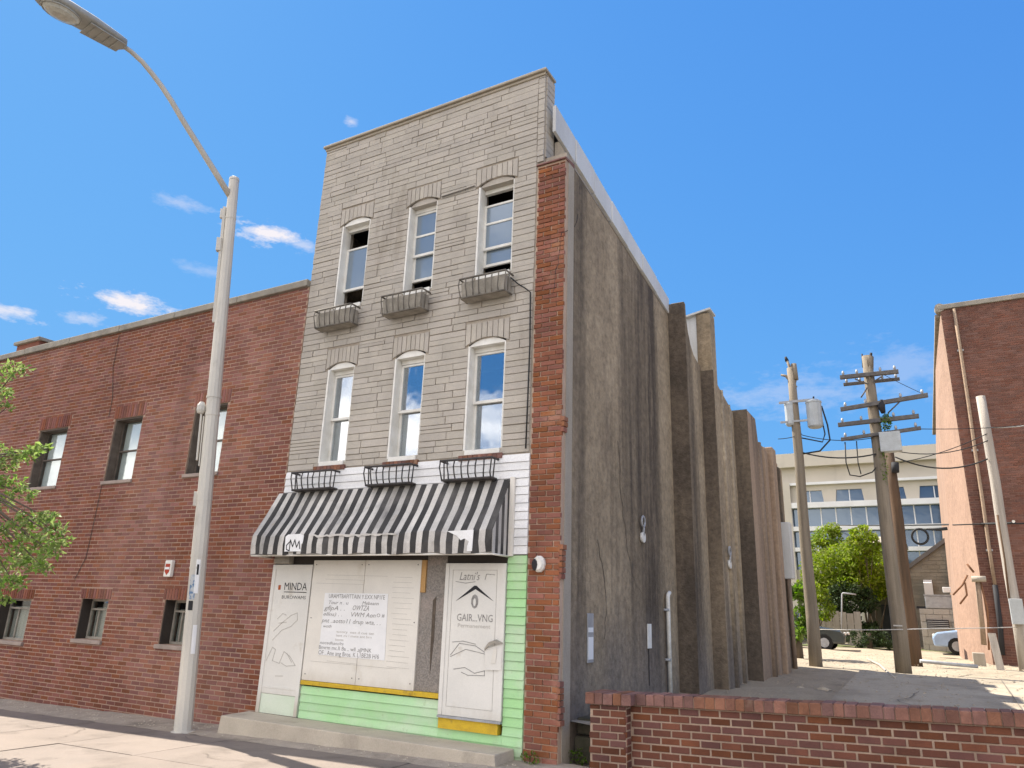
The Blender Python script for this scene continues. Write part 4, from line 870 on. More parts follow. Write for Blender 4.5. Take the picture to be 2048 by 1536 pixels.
H0 = ap[-1]; hd = (atX(100, 4, -10.66)-H0).normalized(); hw_ = hd.cross(Vector((0, 0, 1))).normalized(); hu = hw_.cross(hd)
H0 = H0-hd*.10
def hsec(t, wd, top, bt): return [H0+hd*t+hw_*wd*math.cos(a)+hu*(top*math.sin(a) if math.sin(a) > 0 else bt*math.sin(a)) for a in [k*math.pi/8 for k in range(16)]]
head = part('lamp_head', MB().loft([hsec(0, .06, .06, .05), hsec(.04, .145, .10, .06), hsec(.18, .165, .12, .065), hsec(.55, .205, .15, .07), hsec(.95, .22, .15, .07), hsec(1.22, .19, .11, .06), hsec(1.38, .10, .06, .035), hsec(1.42, .04, .02, .01)]), 'lamp_metal', lamp)
for p in head.data.polygons: p.use_smooth = True
under = lambda t, wd, z: [H0+hd*t+hw_*wd-hu*z, H0+hd*t-hw_*wd-hu*z]
a, b = under(.06, .15, .075), under(.62, .185, .085)
part('ballast_door', MB().hexa([a[0], a[1], b[1], b[0]], [p+hu*.02 for p in (a[0], a[1], b[1], b[0])]), 'lamp_metal', head, bevel=.006)
for t in (.18, .30, .42, .54): part('door_rib', MB().tube([H0+hd*t+hw_*.14-hu*.088, H0+hd*t-hw_*.14-hu*.088], .008, 6), 'lamp_metal', head)
part('lens', MB().loft([[H0+hd*(.98+.27*r_*math.cos(k*.39))+hw_*.18*r_*math.sin(k*.39)-hu*z_ for k in range(16)] for r_, z_ in ((1, .045), (.98, .075), (.8, .11), (.45, .135), (.1, .14))]), 'lamp_glass', head)
part('lens_ring', MB().tube([H0+hd*(.98+.28*math.cos(k*.3927))+hw_*.188*math.sin(k*.3927)-hu*.068 for k in range(17)], .012, 6), 'lamp_metal', head)
# worn stickers on the pole
def on_pole(t0, t1, a0, a1, m, name, lift=.004, n=5):
    mb = MB(); q0 = []; q1 = []
    for k in range(n+1):
        an = a0+(a1-a0)*k/n; d_ = Vector((math.cos(an), math.sin(an), 0)); r0 = .128-.045*t0+lift; r1 = .128-.045*t1+lift
        q0.append(pt(t0)+d_*r0); q1.append(pt(t1)+d_*r1)
    mb.add(q0+q1, [(k, k+1, n+1+k+1, n+1+k) for k in range(n)]); return part(name, mb, m, lamp)
fa = math.atan2(-7.9, 9.8)
on_pole(.205, .245, fa-.85, fa-.1, 'sticker_blue', 'sticker'); on_pole(.215, .27, fa-.25, fa+.25, 'paper', 'sticker'); on_pole(.188, .203, fa-.8, fa-.2, 'ink', 'sticker'); on_pole(.245, .262, fa-.12, fa+.12, 'ink', 'sticker', .007); on_pole(.12, .165, fa+.05, fa+.55, 'paper', 'sticker', .004)

# ================================================================== STREET TREE (left edge)
tr = thing('street_tree', 'leafy pale green street tree reaching in from the left edge', 'tree', (-13.6, 5.4, sz(-13.6)))
tb = Vector((-13.6, 5.4, sz(-13.6)-.05)); top = Vector((-13.3, 5.5, 3.0))
part('trunk', MB().tube([tb, tb.lerp(top, .4)+Vector((.05, .03, 0)), top, Vector((-13.2, 5.4, 5.2))], [.14, .11, .09, .03], 10), 'bark', tr)
crown = MB(); twigs = MB()
spots = [(30, 738, 5.5, .18), (-20, 750, 5.6, .3), (10, 785, 5.5, .12), (8, 815, 5.5, .1), (60, 905, 5.4, .12), (85, 895, 5.4, .08), (40, 915, 5.5, .16), (5, 930, 5.5, .16), (-30, 900, 5.6, .35), (20, 965, 5.5, .2), (45, 985, 5.4, .16), (-20, 1000, 5.6, .3),
         (60, 1040, 5.4, .22), (95, 1035, 5.3, .14), (125, 1082, 5.3, .10), (110, 1060, 5.3, .14), (30, 1060, 5.5, .28), (70, 1085, 5.4, .22), (100, 1105, 5.3, .13), (20, 1110, 5.5, .28), (60, 1125, 5.4, .18), (-10, 1150, 5.5, .3), (25, 1165, 5.4, .16), (5, 1200, 5.4, .12), (85, 1135, 5.3, .1)]
for (px, py, Y, r) in spots:
    c = at(px, py, Y)
    leaves(crown, int(90*(r/.2)**1.4)+14, blob(c, (r*.95, r*1.0, r*.5)), .052, up=.9, aspect=1.8)
    k = (c-top).length; m_ = top.lerp(c, .55)+Vector((0, 0, .22)); twigs.tube([top+Vector((0, 0, random.uniform(-.8, 1.2))), m_, c+Vector((.05, 0, -.02))], [.03, .016, .005], 5)
for _ in range(26):
    c = Vector((-13.4+random.gauss(0, .9), 5.4+random.gauss(0, .8), 3.6+random.gauss(0, 1.1)))
    if c.z < 1.6 or pix(c) is None or pix(c)[0] > -130: continue
    leaves(crown, 170, blob(c, (.5, .5, .35)), .055, up=.8, aspect=1.9)
    twigs.tube([top, top.lerp(c, .5)+Vector((0, 0, .1)), c], [.03, .015, .005], 5)
part('crown', crown, 'leaf_street', tr); part('branch', twigs, 'bark', tr)

# ================================================================== UTILITY POLES
def pole(px, py, Y, top_px, m, r0, r1, name, label, lean=0):
    b = at(px, py, Y); b.z = lz(Y)-.1; tz = at(*top_px, Y).z
    t = thing(name, label, 'utility pole', b, 'utility poles')
    pts = [b+Vector((.012*math.sin(k*1.9)+lean*k/6, 0, (tz-b.z)*k/6)) for k in range(7)]
    part('shaft', MB().tube(pts, [r0+(r1-r0)*k/6 for k in range(7)], 12), m, t)
    return t, pts[0], pts[-1]
P1, b1, t1 = pole(1632, 1335, 19.9, (1592, 735), 'wood_pole', .155, .10, 'utility_pole', 'weathered wooden utility pole carrying two grey transformer cans, nearest the stucco wall')
def can(c, r, hh, parent):
    o = part('transformer_can', MB().loft([[Vector((c.x+rr*math.cos(k*.524), c.y+rr*math.sin(k*.524), c.z+z)) for k in range(12)] for rr, z in ((r*.8, -hh/2), (r, -hh/2+.04), (r, hh/2-.06), (r*1.06, hh/2-.06), (r*1.06, hh/2-.02), (r*.7, hh/2+.03))]), 'transformer', parent)
    part('bushing', MB().tube([c+Vector((0, 0, hh/2)), c+Vector((.02, 0, hh/2+.12))], [.03, .02], 8), 'ink', o)
Y = 19.9
can(at(1629, 829, Y)+Vector((0, -.02, 0)), .19, .72, P1); can(at(1581, 829, Y), .14, .62, P1)
part('bracket', MB().box(t1.x-.35, t1.x+.5, Y-.13, Y-.09, 7.08, 7.14).box(t1.x-.35, t1.x+.4, Y-.13, Y-.09, 6.55, 6.60), 'metal_grey', P1)
part('pin', MB().tube([at(1590, 765, Y), at(1573, 718, Y)], [.045, .03], 8), 'wood_pole', P1); part('insulator', MB().tube([at(1574, 722, Y), at(1571, 714, Y)], [.05, .03], 8), 'ink', P1)
part('side_arm', MB().tube([at(1592, 775, Y), at(1572, 752, Y), at(1562, 750, Y)], [.05, .04, .03], 6), 'wood_pole', P1)
part('stub', MB().tube([at(1590, 760, Y), at(1587, 728, Y)], [.09, .075], 8), 'wood_pole', P1)
part('lead', MB().tube([at(1643, 812, Y), at(1655, 850, Y), at(1660, 880, Y), at(1640, 902, Y), at(1604, 908, Y)], .022, 6), 'cable', P1)
part('lead', MB().tube([at(1642, 830, Y), at(1650, 868, Y), at(1645, 884, Y), at(1604, 876, Y)], .018, 6), 'cable', P1)
P2, b2, t2 = pole(1808, 1350, 19.6, (1738, 712), 'wood_pole', .17, .115, 'utility_pole', 'tall wooden utility pole with four pairs of dark crossarms')
Y = 19.6; yf = Y-.14
def arm(pa, pb, th, parent, dy=0):
    a, b = at(*pa, yf), at(*pb, yf); a.y += dy; b.y += dy
    part('crossarm', MB().hexa([a+Vector((0, -.05, -th)), b+Vector((0, -.05, -th)), b+Vector((0, .05, -th)), a+Vector((0, .05, -th))], [a+Vector((0, -.05, th)), b+Vector((0, -.05, th)), b+Vector((0, .05, th)), a+Vector((0, .05, th))]), 'cross_arm', parent, bevel=.008)
    for f in (.06, .3, .7, .94):
        c = a.lerp(b, f)+Vector((0, 0, th)); part('insulator', MB().tube([c, c+Vector((0, 0, .05)), c+Vector((0, 0, .11))], [.018, .035, .02], 8), 'metal_grey', parent)
for pa, pb, th in (((1680, 755), (1797, 743), .05), ((1681, 819), (1856, 790), .05), ((1676, 850), (1838, 832), .05), ((1682, 879), (1842, 856), .04)): arm(pa, pb, th, P2)
arm((1684, 762), (1798, 750), .035, P2, .34)
for pa, pb in (((1710, 758), (1735, 768)), ((1765, 752), (1746, 764)), ((1803, 800), (1776, 826)), ((1735, 775), (1722, 795))): part('brace', MB().tube([at(*pa, yf), at(*pb, yf)], .018, 6), 'cross_arm', P2)
part('pole_top_plate', MB().tube([at(1737, 740, Y), at(1736, 714, Y)], [.115, .13], 8), 'wood_pole', P2)
part('pin', MB().tube([at(1726, 735, Y), at(1724, 708, Y)], .02, 6), 'ink', P2); part('pin', MB().tube([at(1742, 714, Y), at(1742, 706, Y)], .035, 6), 'ink', P2)
part('cutout', MB().tube([at(1765, 800, yf), at(1762, 812, yf), at(1767, 826, yf)], [.05, .09, .05], 8), 'ink', P2)
c = at(1780, 884, yf); part('switch_box', box(c.x-.22, c.x+.24, c.y-.1, c.y+.14, c.z-.24, c.z+.24), 'transformer', P2, bevel=.015)
part('vine', leaves(leaves(MB(), 260, blob(at(1771, 845, yf), (.12, .1, .22)), .04), 120, blob(at(1768, 930, yf), (.07, .08, .5)), .035), 'leaf_mid', P2)
part('cable_loop', MB().tube([at(1690, 884, yf), at(1692, 925, yf), at(1700, 950, yf), at(1720, 953, yf), at(1745, 944, yf), at(1752, 935, yf)], .016, 6), 'cable', P2)
part('cable_loop', MB().tube([at(1713, 882, yf), at(1716, 925, yf), at(1722, 948, yf)], .014, 6), 'cable', P2)
part('nail_plate', box(b2.x-.09, b2.x+.09, b2.y-.172, b2.y-.16, 1.55, 1.58), 'cable_light', P2)
P3, b3, t3 = pole(1830, 1330, 23.8, (1785, 905), 'wood_brown', .19, .13, 'utility_pole', 'shorter dark brown wooden utility pole behind the one with crossarms')
part('clamp', MB().tube([at(1790, 925, 23.6), at(1791, 945, 23.6)], .10, 8), 'ink', P3)
P4, b4, t4 = pole(2044, 1300, 24.6, (1972, 792), 'wood_grey', .14, .12, 'utility_pole', 'bare grey wooden pole in front of the brown brick wall at the right edge')
part('bolt', MB().tube([at(2027, 1043, 24.42), at(2027, 1043, 24.3)], .04, 8), 'white_paint', P4)
c = at(2036, 1225, 24.3); part('meter_box', box(c.x-.16, c.x+.14, c.y, c.y+.2, c.z-.3, c.z+.35), 'transformer', P4, bevel=.01)
part('guy_rod', MB().tube([at(1995, 1030, 24.5), at(2010, 1120, 24.5), at(2022, 1230, 24.5)], .03, 6), 'wood_brown', P4)
post = tag(part('fence_post', box(-1.55, -1.22, 29.8, 30.1, .4, 3.15), 'wood_brown'), 'thick short brown post standing between the two right utility poles', 'post')
stake = tag(part('stake', MB().hexa([(1.10, 24.3, .45), (1.28, 24.3, .45), (1.28, 24.4, .45), (1.10, 24.4, .45)], [(1.02, 24.5, 1.45), (1.20, 24.5, 1.45), (1.20, 24.6, 1.45), (1.02, 24.6, 1.45)]), 'wood_grey'), 'pale wooden stake leaning at the foot of the brown brick wall', 'stake')
# overhead lines
def wire(name, p, q, d, r, label, m='cable', n=12): return tag(part(name, MB().tube(sag(p, q, d, n), r, 5), m), label, 'wire', 'overhead wires')
yy = 19.46
wire('overhead_wire', at(1604, 905, 19.9), at(1752, 908, yy), .12, .018, 'thick dark wire from the transformer pole to the crossarm pole, lowest of that span')
wire('overhead_wire', at(1604, 870, 19.9), at(1745, 876, yy), .10, .010, 'thin wire between the transformer pole and the lowest crossarm')
wire('overhead_wire', at(1790, 914, 23.6), at(1975, 918, 24.5), .30, .022, 'thick dark wire from the brown pole to the bare grey pole')
wire('overhead_wire', at(1790, 902, 23.6), at(1978, 880, 24.5), .22, .014, 'upper thin wire from the brown pole to the bare grey pole')
wire('overhead_wire', at(1842, 858, yy), at(2070, 848, 26.98), .05, .010, 'thin wire running right from the lowest crossarm to the brick building')
wire('overhead_wire', at(1856, 792, yy), at(1758, 744, yy), .02, .007, 'fine wire slanting from the second crossarm to the pole top')
wire('overhead_wire', at(1976, 855, 24.5), at(2120, 835, 26.98), .10, .016, 'pale wire leaving the top of the bare grey pole to the right', 'cable_light')
wire('overhead_wire', at(1977, 866, 24.5), at(1800, 925, 23.6), .10, .012, 'thin wire rising from the brown pole to the top of the bare grey pole')
wire('service_cable', at(1660, 1050, 55), at(2030, 1046, 24.5), .05, .03, 'dark service cable crossing the glass front to the bare grey pole')
lp = thing('cable_coil', 'black coil of spare cable hanging from the service cable', 'cable coil', at(1840, 1072, 24.0))
c = at(1840, 1073, 24.0); part('loop', MB().tube([c+Vector((.20*math.cos(k*.314), 0, .21*math.sin(k*.314))) for k in range(21)], .035, 6), 'cable', lp)
part('tail', MB().tube([c+Vector((.18, 0, .2)), c+Vector((.5, 0, .19)), at(1895, 1057, 24.0)], [.03, .05, .05], 6), 'cable', lp)
wire('hanging_wire', at(1556, 878, 19.6), at(1604, 868, 19.9), .03, .010, 'short wire from the rear end of the stucco wall to the transformer pole')
tag(part('rope', MB().tube(sag(at(1640, 1259, 19.7), at(1802, 1259, 19.4), .01)+sag(at(1802, 1258, 19.4), at(2120, 1251, 26.97), .02)[1:], .011, 5), 'cable_light'), 'white rope strung low across the lot between the utility poles', 'rope')

# ================================================================== RIGHT BUILDING
rb = thing('warehouse', 'tall brown brick building with peach stucco side at the right edge', 'building', (4, 30, .5))
RY, RX, RT_ = 27.0, 1.15, 11.80
part('wall', box(RX, 14, RY+.01, 46, -.5, RT_), 'mortar_far', rb)
lay(rb, courses(RX, 9, .2, RT_, .235, .0745, .014), (0, RY+.008, 0), (1, 0, 0), (0, 0, 1), 'brick_far', 0, 'brick', depth=.02, proud=(.004, .012), stuff_name='bricks')
fz = [at(1868, 740, 30), at(1893, 1000, 30), at(1915, 1240, 30)]
poly_b = [(RX-.004, RY, -.5), (RX-.004, 46, -.5), (.50, 46, -.5), (.42, 30, -.5)]
rings = [[Vector((RX-.004, RY, z)), Vector((RX-.004, 46, z)), Vector((x-.1, 46, z)), Vector((x, 30, z))] for z, x in ((-.5, .40), (1.8, .46), (5.8, .60), (9.4, .74), (10.6, .84), (11.72, 1.08))]
part('stucco_side', MB().loft(rings), M('peach', (.32, .208, .15), (.265, .172, .124), rough=.95, scale=.6, fine=.14, fscale=6, bump=1.5, bscale=9, c3=(.22, .145, .105), scale3=.8, lo3=.58, hi3=.85, stretch3=(1, 1, .3)), rb)
part('coping', box(RX-.08, 14, RY-.07, RY+.4, RT_, RT_+.17), 'coping_stone', rb, bevel=.02)
part('coping_end', MB().tube([(RX-.02, RY-.05, RT_+.08), (RX-.02, RY+.3, RT_+.08)], .15, 8), 'coping_stone', rb)
part('side_coping', MB().hexa([(.98, RY+.4, RT_-.1), (RX, RY+.4, RT_-.1), (RX, 46, RT_-.1), (.7, 46, RT_-.1)], [(.98, RY+.4, RT_), (RX, RY+.4, RT_), (RX, 46, RT_), (.7, 46, RT_)]), 'coping_stone', rb)
dp = thing('downpipe', 'long pale downpipe on the brown brick wall', 'downpipe', (2, RY-.08, .5))
pts = [at(1908, 618, RY-.08), at(1921, 700, RY-.08), at(1936, 800, RY-.08), at(1950, 900, RY-.08), at(1965, 1000, RY-.08), at(1979, 1100, RY-.08), at(1990, 1170, RY-.08)]
part('upper_pipe', MB().tube(pts, .05, 8), 'stucco_pink', dp); part('lower_pipe', MB().tube([at(1990, 1170, RY-.08), at(1999, 1240, RY-.08), at(2005, 1310, RY-.08)], .07, 8), 'ink', dp)
for p in (pts[1], pts[3], pts[5]): part('clip', box(p.x-.09, p.x+.09, RY-.06, RY+.01, p.z-.03, p.z+.03), 'metal_grey', dp)
tag(part('wall_cable', MB().tube([at(1905, 1050, 26.4), at(1990, 1047, 26.75), at(2060, 1047, 26.75)], .02, 5), 'cable'), 'dark cable running level across the peach stucco and brown brick', 'cable')
sp = thing('standpipe', 'rusty standpipe with tee and pale cap beside the peach stucco', 'standpipe', (1.0, 26.4, .5))
Y = 26.4
part('riser', MB().tube([at(1968, 1290, Y), at(1955, 1160, Y)], .07, 8), 'stucco_pink', sp); part('riser', MB().tube([at(1978, 1300, Y), at(1975, 1220, Y), at(1960, 1160, Y)], .03, 6), 'rust', sp)
part('cap', MB().tube([at(1943, 1158, Y-.1), at(1972, 1158, Y-.1)], .085, 8), 'stucco_edge', sp)
part('tee', MB().tube([at(1948, 1145, Y), at(1934, 1128, Y)], .035, 6), 'rust', sp); part('elbow', MB().tube([at(1935, 1150, Y), at(1925, 1170, Y), at(1906, 1190, Y)], .03, 6), 'rust', sp)
part('drain', MB().tube([at(1930, 1165, Y), at(1934, 1190, Y), at(1920, 1208, Y)], .03, 6), 'rust', sp)
tag(part('valve_box', box(.62, .92, 25.6, 25.9, .5, .9), 'stucco_edge', bevel=.02), 'small pale concrete valve box on the ground by the standpipe', 'box')
tag(part('ground_pipe', MB().tube([at(1840, 1322, 23), at(1900, 1328, 23.2), at(1955, 1333, 23.4)], .05, 6), 'metal_grey'), 'grey pipe lying on the sunlit ground right of the brown pole', 'pipe')
tag(part('ground_hose', MB().tube([Vector((p.x, p.y, lz(p.y)+.05)) for p in [atZ(1735, 1318, .6), atZ(1760, 1330, .6), atZ(1775, 1342, .6), atZ(1790, 1350, .6)]], .03, 6), 'wood_grey'), 'curved pale hose on the dirt left of the crossarm pole', 'hose')

# ================================================================== FAR BUILDING
fb = thing('office_building', 'long cream office building with white bands and blue ribbon windows', 'building', (-4, 58, .5))
Yf = 55.0; xa, xb = -16.0, 8.0
Z = lambda py, px=1700: at(px, py, Yf).z
part('wall', MB().box(xa, xb, Yf+.3, Yf+14, -.5, Z(905)).box(xa, xb, Yf, Yf+.3, Z(978), Z(903)).box(xa, xb, Yf+.05, Yf+.3, -.5, Z(1140)), 'cream_wall', fb)
part('parapet', box(xa-.3, xb+.3, Yf-.5, Yf-.002, Z(930), Z(902)), 'cream_wall', fb)
part('soffit_band', box(xa-.2, xb+.2, Yf-.3, Yf-.002, Z(967), Z(962)), 'white_band', fb)
for (p0, p1) in ((1003, 1014), (1052, 1061), (1095, 1103)): part('white_band', box(xa, xb, Yf-.35, Yf+.298, Z(p1), Z(p0)), 'white_band', fb)
for (p0, p1, wd) in ((978, 1003, 1.75), (1014, 1052, .95), (1061, 1095, .95), (1103, 1140, .95)):
    x = xa; z0, z1 = Z(p1)+.002, Z(p0)-.002; k = 0
    while x < xb:
        gap = .75 if wd > 1 else .07
        if -12 < x < 4:
            part('pane', box(x+gap/2, x+wd*(1.45 if wd > 1 else 1)-gap/2, Yf+.15, Yf+.2, z0, z1), 'glass_far', fb)
            if wd > 1: 
                mid = x+wd*.725; part('mullion', box(mid-.03, mid+.03, Yf+.1, Yf+.149, z0, z1), 'white_band', fb)
                q_ = x+wd*1.45-gap/2; part('column', MB().hexa([(q_+.003, Yf-.01, z0), (q_+gap-.003, Yf-.01, z0), (q_+gap-.003, Yf+.295, z0), (q_+.003, Yf+.295, z0)], [(q_-.1, Yf-.01, z1), (q_+gap+.1, Yf-.01, z1), (q_+gap+.1, Yf+.295, z1), (q_-.1, Yf+.295, z1)]), 'cream_wall', fb)
            else: part('mullion', box(x-gap/2, x+gap/2, Yf+.08, Yf+.21, z0, z1), 'white_band', fb)
        x += wd*(1.45 if wd > 1 else 1); k += 1
part('end_wall', box(xa, -8.35, Yf-.4, Yf-.36, -.5, Z(960)), 'cream_wall', fb)
c = at(1785, 890, Yf)
ru = thing('rooftop_unit', 'small white rooftop unit on the cream office building', 'rooftop unit', (-2.2, 58, Z(905)))
part('casing', box(-2.6, -1.6, 57.5, 58.5, Z(905), Z(905)+1.1), 'white_band', ru, bevel=.05); part('grille', box(-2.45, -1.75, 57.47, 57.498, Z(905)+.2, Z(905)+.8), 'metal_grey', ru)
# grey gabled stone house, half hidden
gh = thing('gabled_house', 'small grey stone house with sloping gable in front of the office building', 'house', (0, 42, .5))
A, B = at(1782, 1165, 41), at(1890, 1085, 41)
part('gable_wall', MB().prism([(A.x, 41.01, .2), (4.5, 41.01, .2), (4.5, 41.01, B.z), (B.x+.35, 41.01, B.z+.25), (A.x, 41.01, A.z)], (0, 5, 0)), 'grey_mortar', gh)
rr = []
for r_ in courses(A.x, 4.4, .3, 6, .40, .17, .018, (), irregular=.25):
    lim = A.z+(B.z-A.z)*((r_[0]-A.x)/(B.x-A.x)) if r_[0] < B.x+.3 else B.z+.2
    if r_[3] < lim-.05: rr.append(r_)
lay(gh, rr, (0, 41, 0), (1, 0, 0), (0, 0, 1), 'grey_stone', 150, 'stone', depth=.03, proud=(0, .02))
off = Vector((-.10, 0, .14)); a_, b_ = Vector((A.x-.25, 40.85, A.z-.18)), Vector((B.x+.4, 40.85, B.z+.29))
part('roof', MB().hexa([a_, b_, b_+Vector((0, 5.4, 0)), a_+Vector((0, 5.4, 0))], [a_+off, b_+off, b_+off+Vector((0, 5.4, 0)), a_+off+Vector((0, 5.4, 0))]), 'grey_roof', gh)
vb = thing('wall_vent', 'white vent hood on the grey stone gable wall', 'vent', at(1857, 1177, 40.8)); c = at(1857, 1177, 40.8)
part('hood', MB().prism([(c.x-.18, 40.95, c.z-.4), (c.x-.18, 40.7, c.z-.4), (c.x-.18, 40.65, c.z+.25), (c.x-.18, 40.95, c.z+.4)], (.36, 0, 0)), 'white_band', vb); part('duct', box(c.x-.12, c.x+.12, 40.72, 40.99, c.z-.75, c.z-.4), 'white_band', vb)
# concrete block wall with grille, condenser on top
bw = thing('block_wall', 'pale concrete block wall with a dark vent opening, below the condenser', 'wall', (0, 38, .5))
a, b = at(1838, 1217, 38), at(1925, 1290, 38)
part('core', box(a.x, 3, 38.02, 38.3, .2, a.z), 'block_mortar', bw)
lay(bw, courses(a.x, 3, .5, a.z, .62, .31, .02), (0, 38, 0), (1, 0, 0), (0, 0, 1), 'block', 60, 'block', depth=.015, proud=(0, .012))
c = at(1876, 1248, 37.9); part('vent_opening', box(c.x-.42, c.x+.42, 37.93, 37.985, c.z-.18, c.z+.17), 'ink', bw)
for k in range(4): part('vent_slat', box(c.x-.4, c.x+.4, 37.905, 37.928, c.z-.15+k*.08, c.z-.12+k*.08), 'metal_grey', bw)
cu_ = thing('condenser', 'grey metal condenser unit sitting on the block wall', 'air conditioner', at(1880, 1205, 38.2)); c = at(1884, 1202, 38.2)
part('casing', box(c.x-.65, c.x+.9, 38.0, 38.7, a.z+.02, a.z+.55), 'metal_grey', cu_, bevel=.03); part('lid', box(c.x-.68, c.x+.93, 37.97, 38.73, a.z+.552, a.z+.60), 'metal_grey', cu_); part('foot', box(c.x-1.0, c.x-.66, 38.1, 38.5, a.z+.005, a.z+.1), 'ink', cu_)
tag(part('utility_box', MB().box(.15, .6, 38.0, 38.2, 2.98, 3.2), 'white_band', bevel=.02), 'small white utility box above the condenser', 'box')
# small hipped roof shed among the trees
shd = thing('shed', 'dark overgrown shed under the trees with a pale roof', 'shed', (-3, 41, .5))
a, b = at(1735, 1190, 42), at(1795, 1288, 42)
part('wall', box(a.x, b.x+.5, 42, 45, .2, a.z), 'dark_shed', shd); part('roof', MB().hexa([(a.x-.2, 41.8, a.z+.002), (b.x+.7, 41.8, a.z+.002), (b.x+.7, 45.2, a.z+.002), (a.x-.2, 45.2, a.z+.002)], [(a.x+.1, 42.5, a.z+.5), (b.x+.4, 42.5, a.z+.5), (b.x+.4, 44.5, a.z+.5), (a.x+.1, 44.5, a.z+.5)]), 'grey_roof', shd)
part('doorway', box(a.x+.55, a.x+1.3, 41.97, 41.998, .3, a.z-.45), 'ink', shd)
gz = thing('pavilion', 'small pale roofed pavilion half hidden among the tree tops', 'pavilion', at(1760, 1090, 48)); c = at(1760, 1092, 48)
part('roof', MB().loft([[c+Vector((1.4*sx, 1.2*sy, -.15)) for sx, sy in ((-1, -1), (1, -1), (1, 1), (-1, 1))], [c+Vector((1.4*sx, 1.2*sy, .05)) for sx, sy in ((-1, -1), (1, -1), (1, 1), (-1, 1))], [c+Vector((.5*sx, .3*sy, .5)) for sx, sy in ((-1, -1), (1, -1), (1, 1), (-1, 1))]]), 'stucco_edge', gz)
for sx in (-1.1, 1.1): part('post', box(c.x+sx-.1, c.x+sx+.1, c.y-1, c.y-.8, .4, c.z-.15), 'cream_wall', gz)
# trees in the back yard
def yard_tree(name, label, base_px, Y, blobs, m, n, size, trunk_m='bark', tr_=.12):
    b = at(*base_px, Y); b.z = lz(Y)-.05
    t = thing(name, label, 'tree' if 'tree' in name else 'shrub', b, 'back yard trees')
    mb = MB(); tw = MB(); cs_ = [(at(px, py, Y+dy), r) for px, py, dy, r in blobs]
    topz = max(c.z for c, r in cs_)
    for c, r in cs_:
        leaves(mb, int(n*(r/.8)**2)+40, blob(c, (r, r*.9, r*.78)), size, up=.5, aspect=1.5)
        for _ in range(4):
            d_ = Vector((random.gauss(0, 1), random.gauss(0, 1), random.gauss(0, 1))).normalized()*r*.9; leaves(mb, int(n*.12)+12, blob(c+d_, (r*.35, r*.35, r*.25)), size, up=.5, aspect=1.5)
        tw.tube([b+Vector((0, 0, .5)), b.lerp(c, .5)+Vector((random.uniform(-.2, .2), .2, .2)), c+Vector((0, .2, 0))], [tr_*.5, tr_*.25, .012], 5)
    part('crown', mb, m, t); part('trunk', tw.tube([b, b+Vector((0, 0, .7))], [tr_, tr_*.8], 8), trunk_m, t); return t
yard_tree('yard_tree', 'big rounded yellow green tree, largest in the back yard', (1690, 1285), 40, [(1650, 1140, 0, 1.15), (1690, 1125, 0, 1.2), (1730, 1140, .3, 1.05), (1665, 1175, -.3, 1.0), (1705, 1165, -.4, 1.0), (1625, 1170, .2, .7), (1750, 1165, .3, .7)], 'leaf_bright', 900, .11)
yard_tree('yard_tree', 'pointed lighter tree top rising behind the big rounded tree, left', (1655, 1285), 44, [(1655, 1072, 0, .75), (1640, 1095, 0, .8), (1670, 1100, 0, .8), (1665, 1058, 0, .4)], 'leaf_bright', 700, .10)
yard_tree('yard_tree', 'small round topped tree on a thin bare trunk by the pavilion', (1740, 1285), 39, [(1722, 1068, 0, .5), (1732, 1085, 0, .6), (1712, 1092, 0, .55), (1745, 1100, 0, .4)], 'leaf_bright', 700, .10)
yard_tree('yard_tree', 'bushy green tree between the crossarm pole and the pavilion', (1775, 1285), 43, [(1770, 1115, 0, .7), (1785, 1140, 0, .7), (1765, 1160, 0, .6)], 'leaf_mid', 700, .10)
yard_tree('yard_shrub', 'dark dense shrub under the big rounded tree', (1680, 1288), 39, [(1670, 1205, 0, .7), (1700, 1200, 0, .8), (1730, 1205, 0, .6), (1690, 1240, 0, .7), (1720, 1265, 0, .5), (1745, 1270, 0, .5)], 'leaf_dark', 800, .10)
yard_tree('yard_shrub', 'bright hanging shrub beside the transformer pole', (1640, 1288), 37, [(1640, 1200, 0, .45), (1650, 1225, 0, .4), (1630, 1180, 0, .4)], 'leaf_bright', 600, .09)
yard_tree('yard_shrub', 'green creeper spilling over the shed roof', (1760, 1288), 41, [(1750, 1185, 0, .5), (1775, 1180, 0, .45), (1730, 1200, 0, .4)], 'leaf_bright', 700, .09)
yard_tree('yard_shrub', 'low grey green bush on the ground in front of the shed', (1740, 1292), 36, [(1720, 1278, 0, .4), (1745, 1275, 0, .4), (1770, 1278, 0, .4)], 'leaf_dark', 700, .07)
yard_tree('yard_shrub', 'big leaved plant squeezed behind the rear end of the stucco wall', (1598, 1300), 24, [(1600, 1190, 0, .3), (1606, 1230, 0, .3), (1602, 1262, 0, .3)], 'leaf_mid', 300, .13)
fp = thing('fence', 'old wooden board fence behind the transformer pole', 'fence', (-4, 37.5, .5))
a = at(1610, 1240, 38)
for k in range(16): part('board', box(a.x-2.4+k*.30, a.x-2.4+k*.30+.28, 38, 38.03, .4, 2.05+random.uniform(-.06, .06)), 'wood_grey', fp)
part('rail', box(a.x-2.4, a.x+2.4, 38.031, 38.07, 1.5, 1.6), 'wood_grey', fp)
gp = tag(part('clothes_post', MB().tube([at(1683, 1290, 36), at(1684, 1188, 36), at(1686, 1186, 36), at(1712, 1189, 36)], .035, 6), 'metal_grey'), 'thin metal post with a short crossbar in front of the trees', 'post')
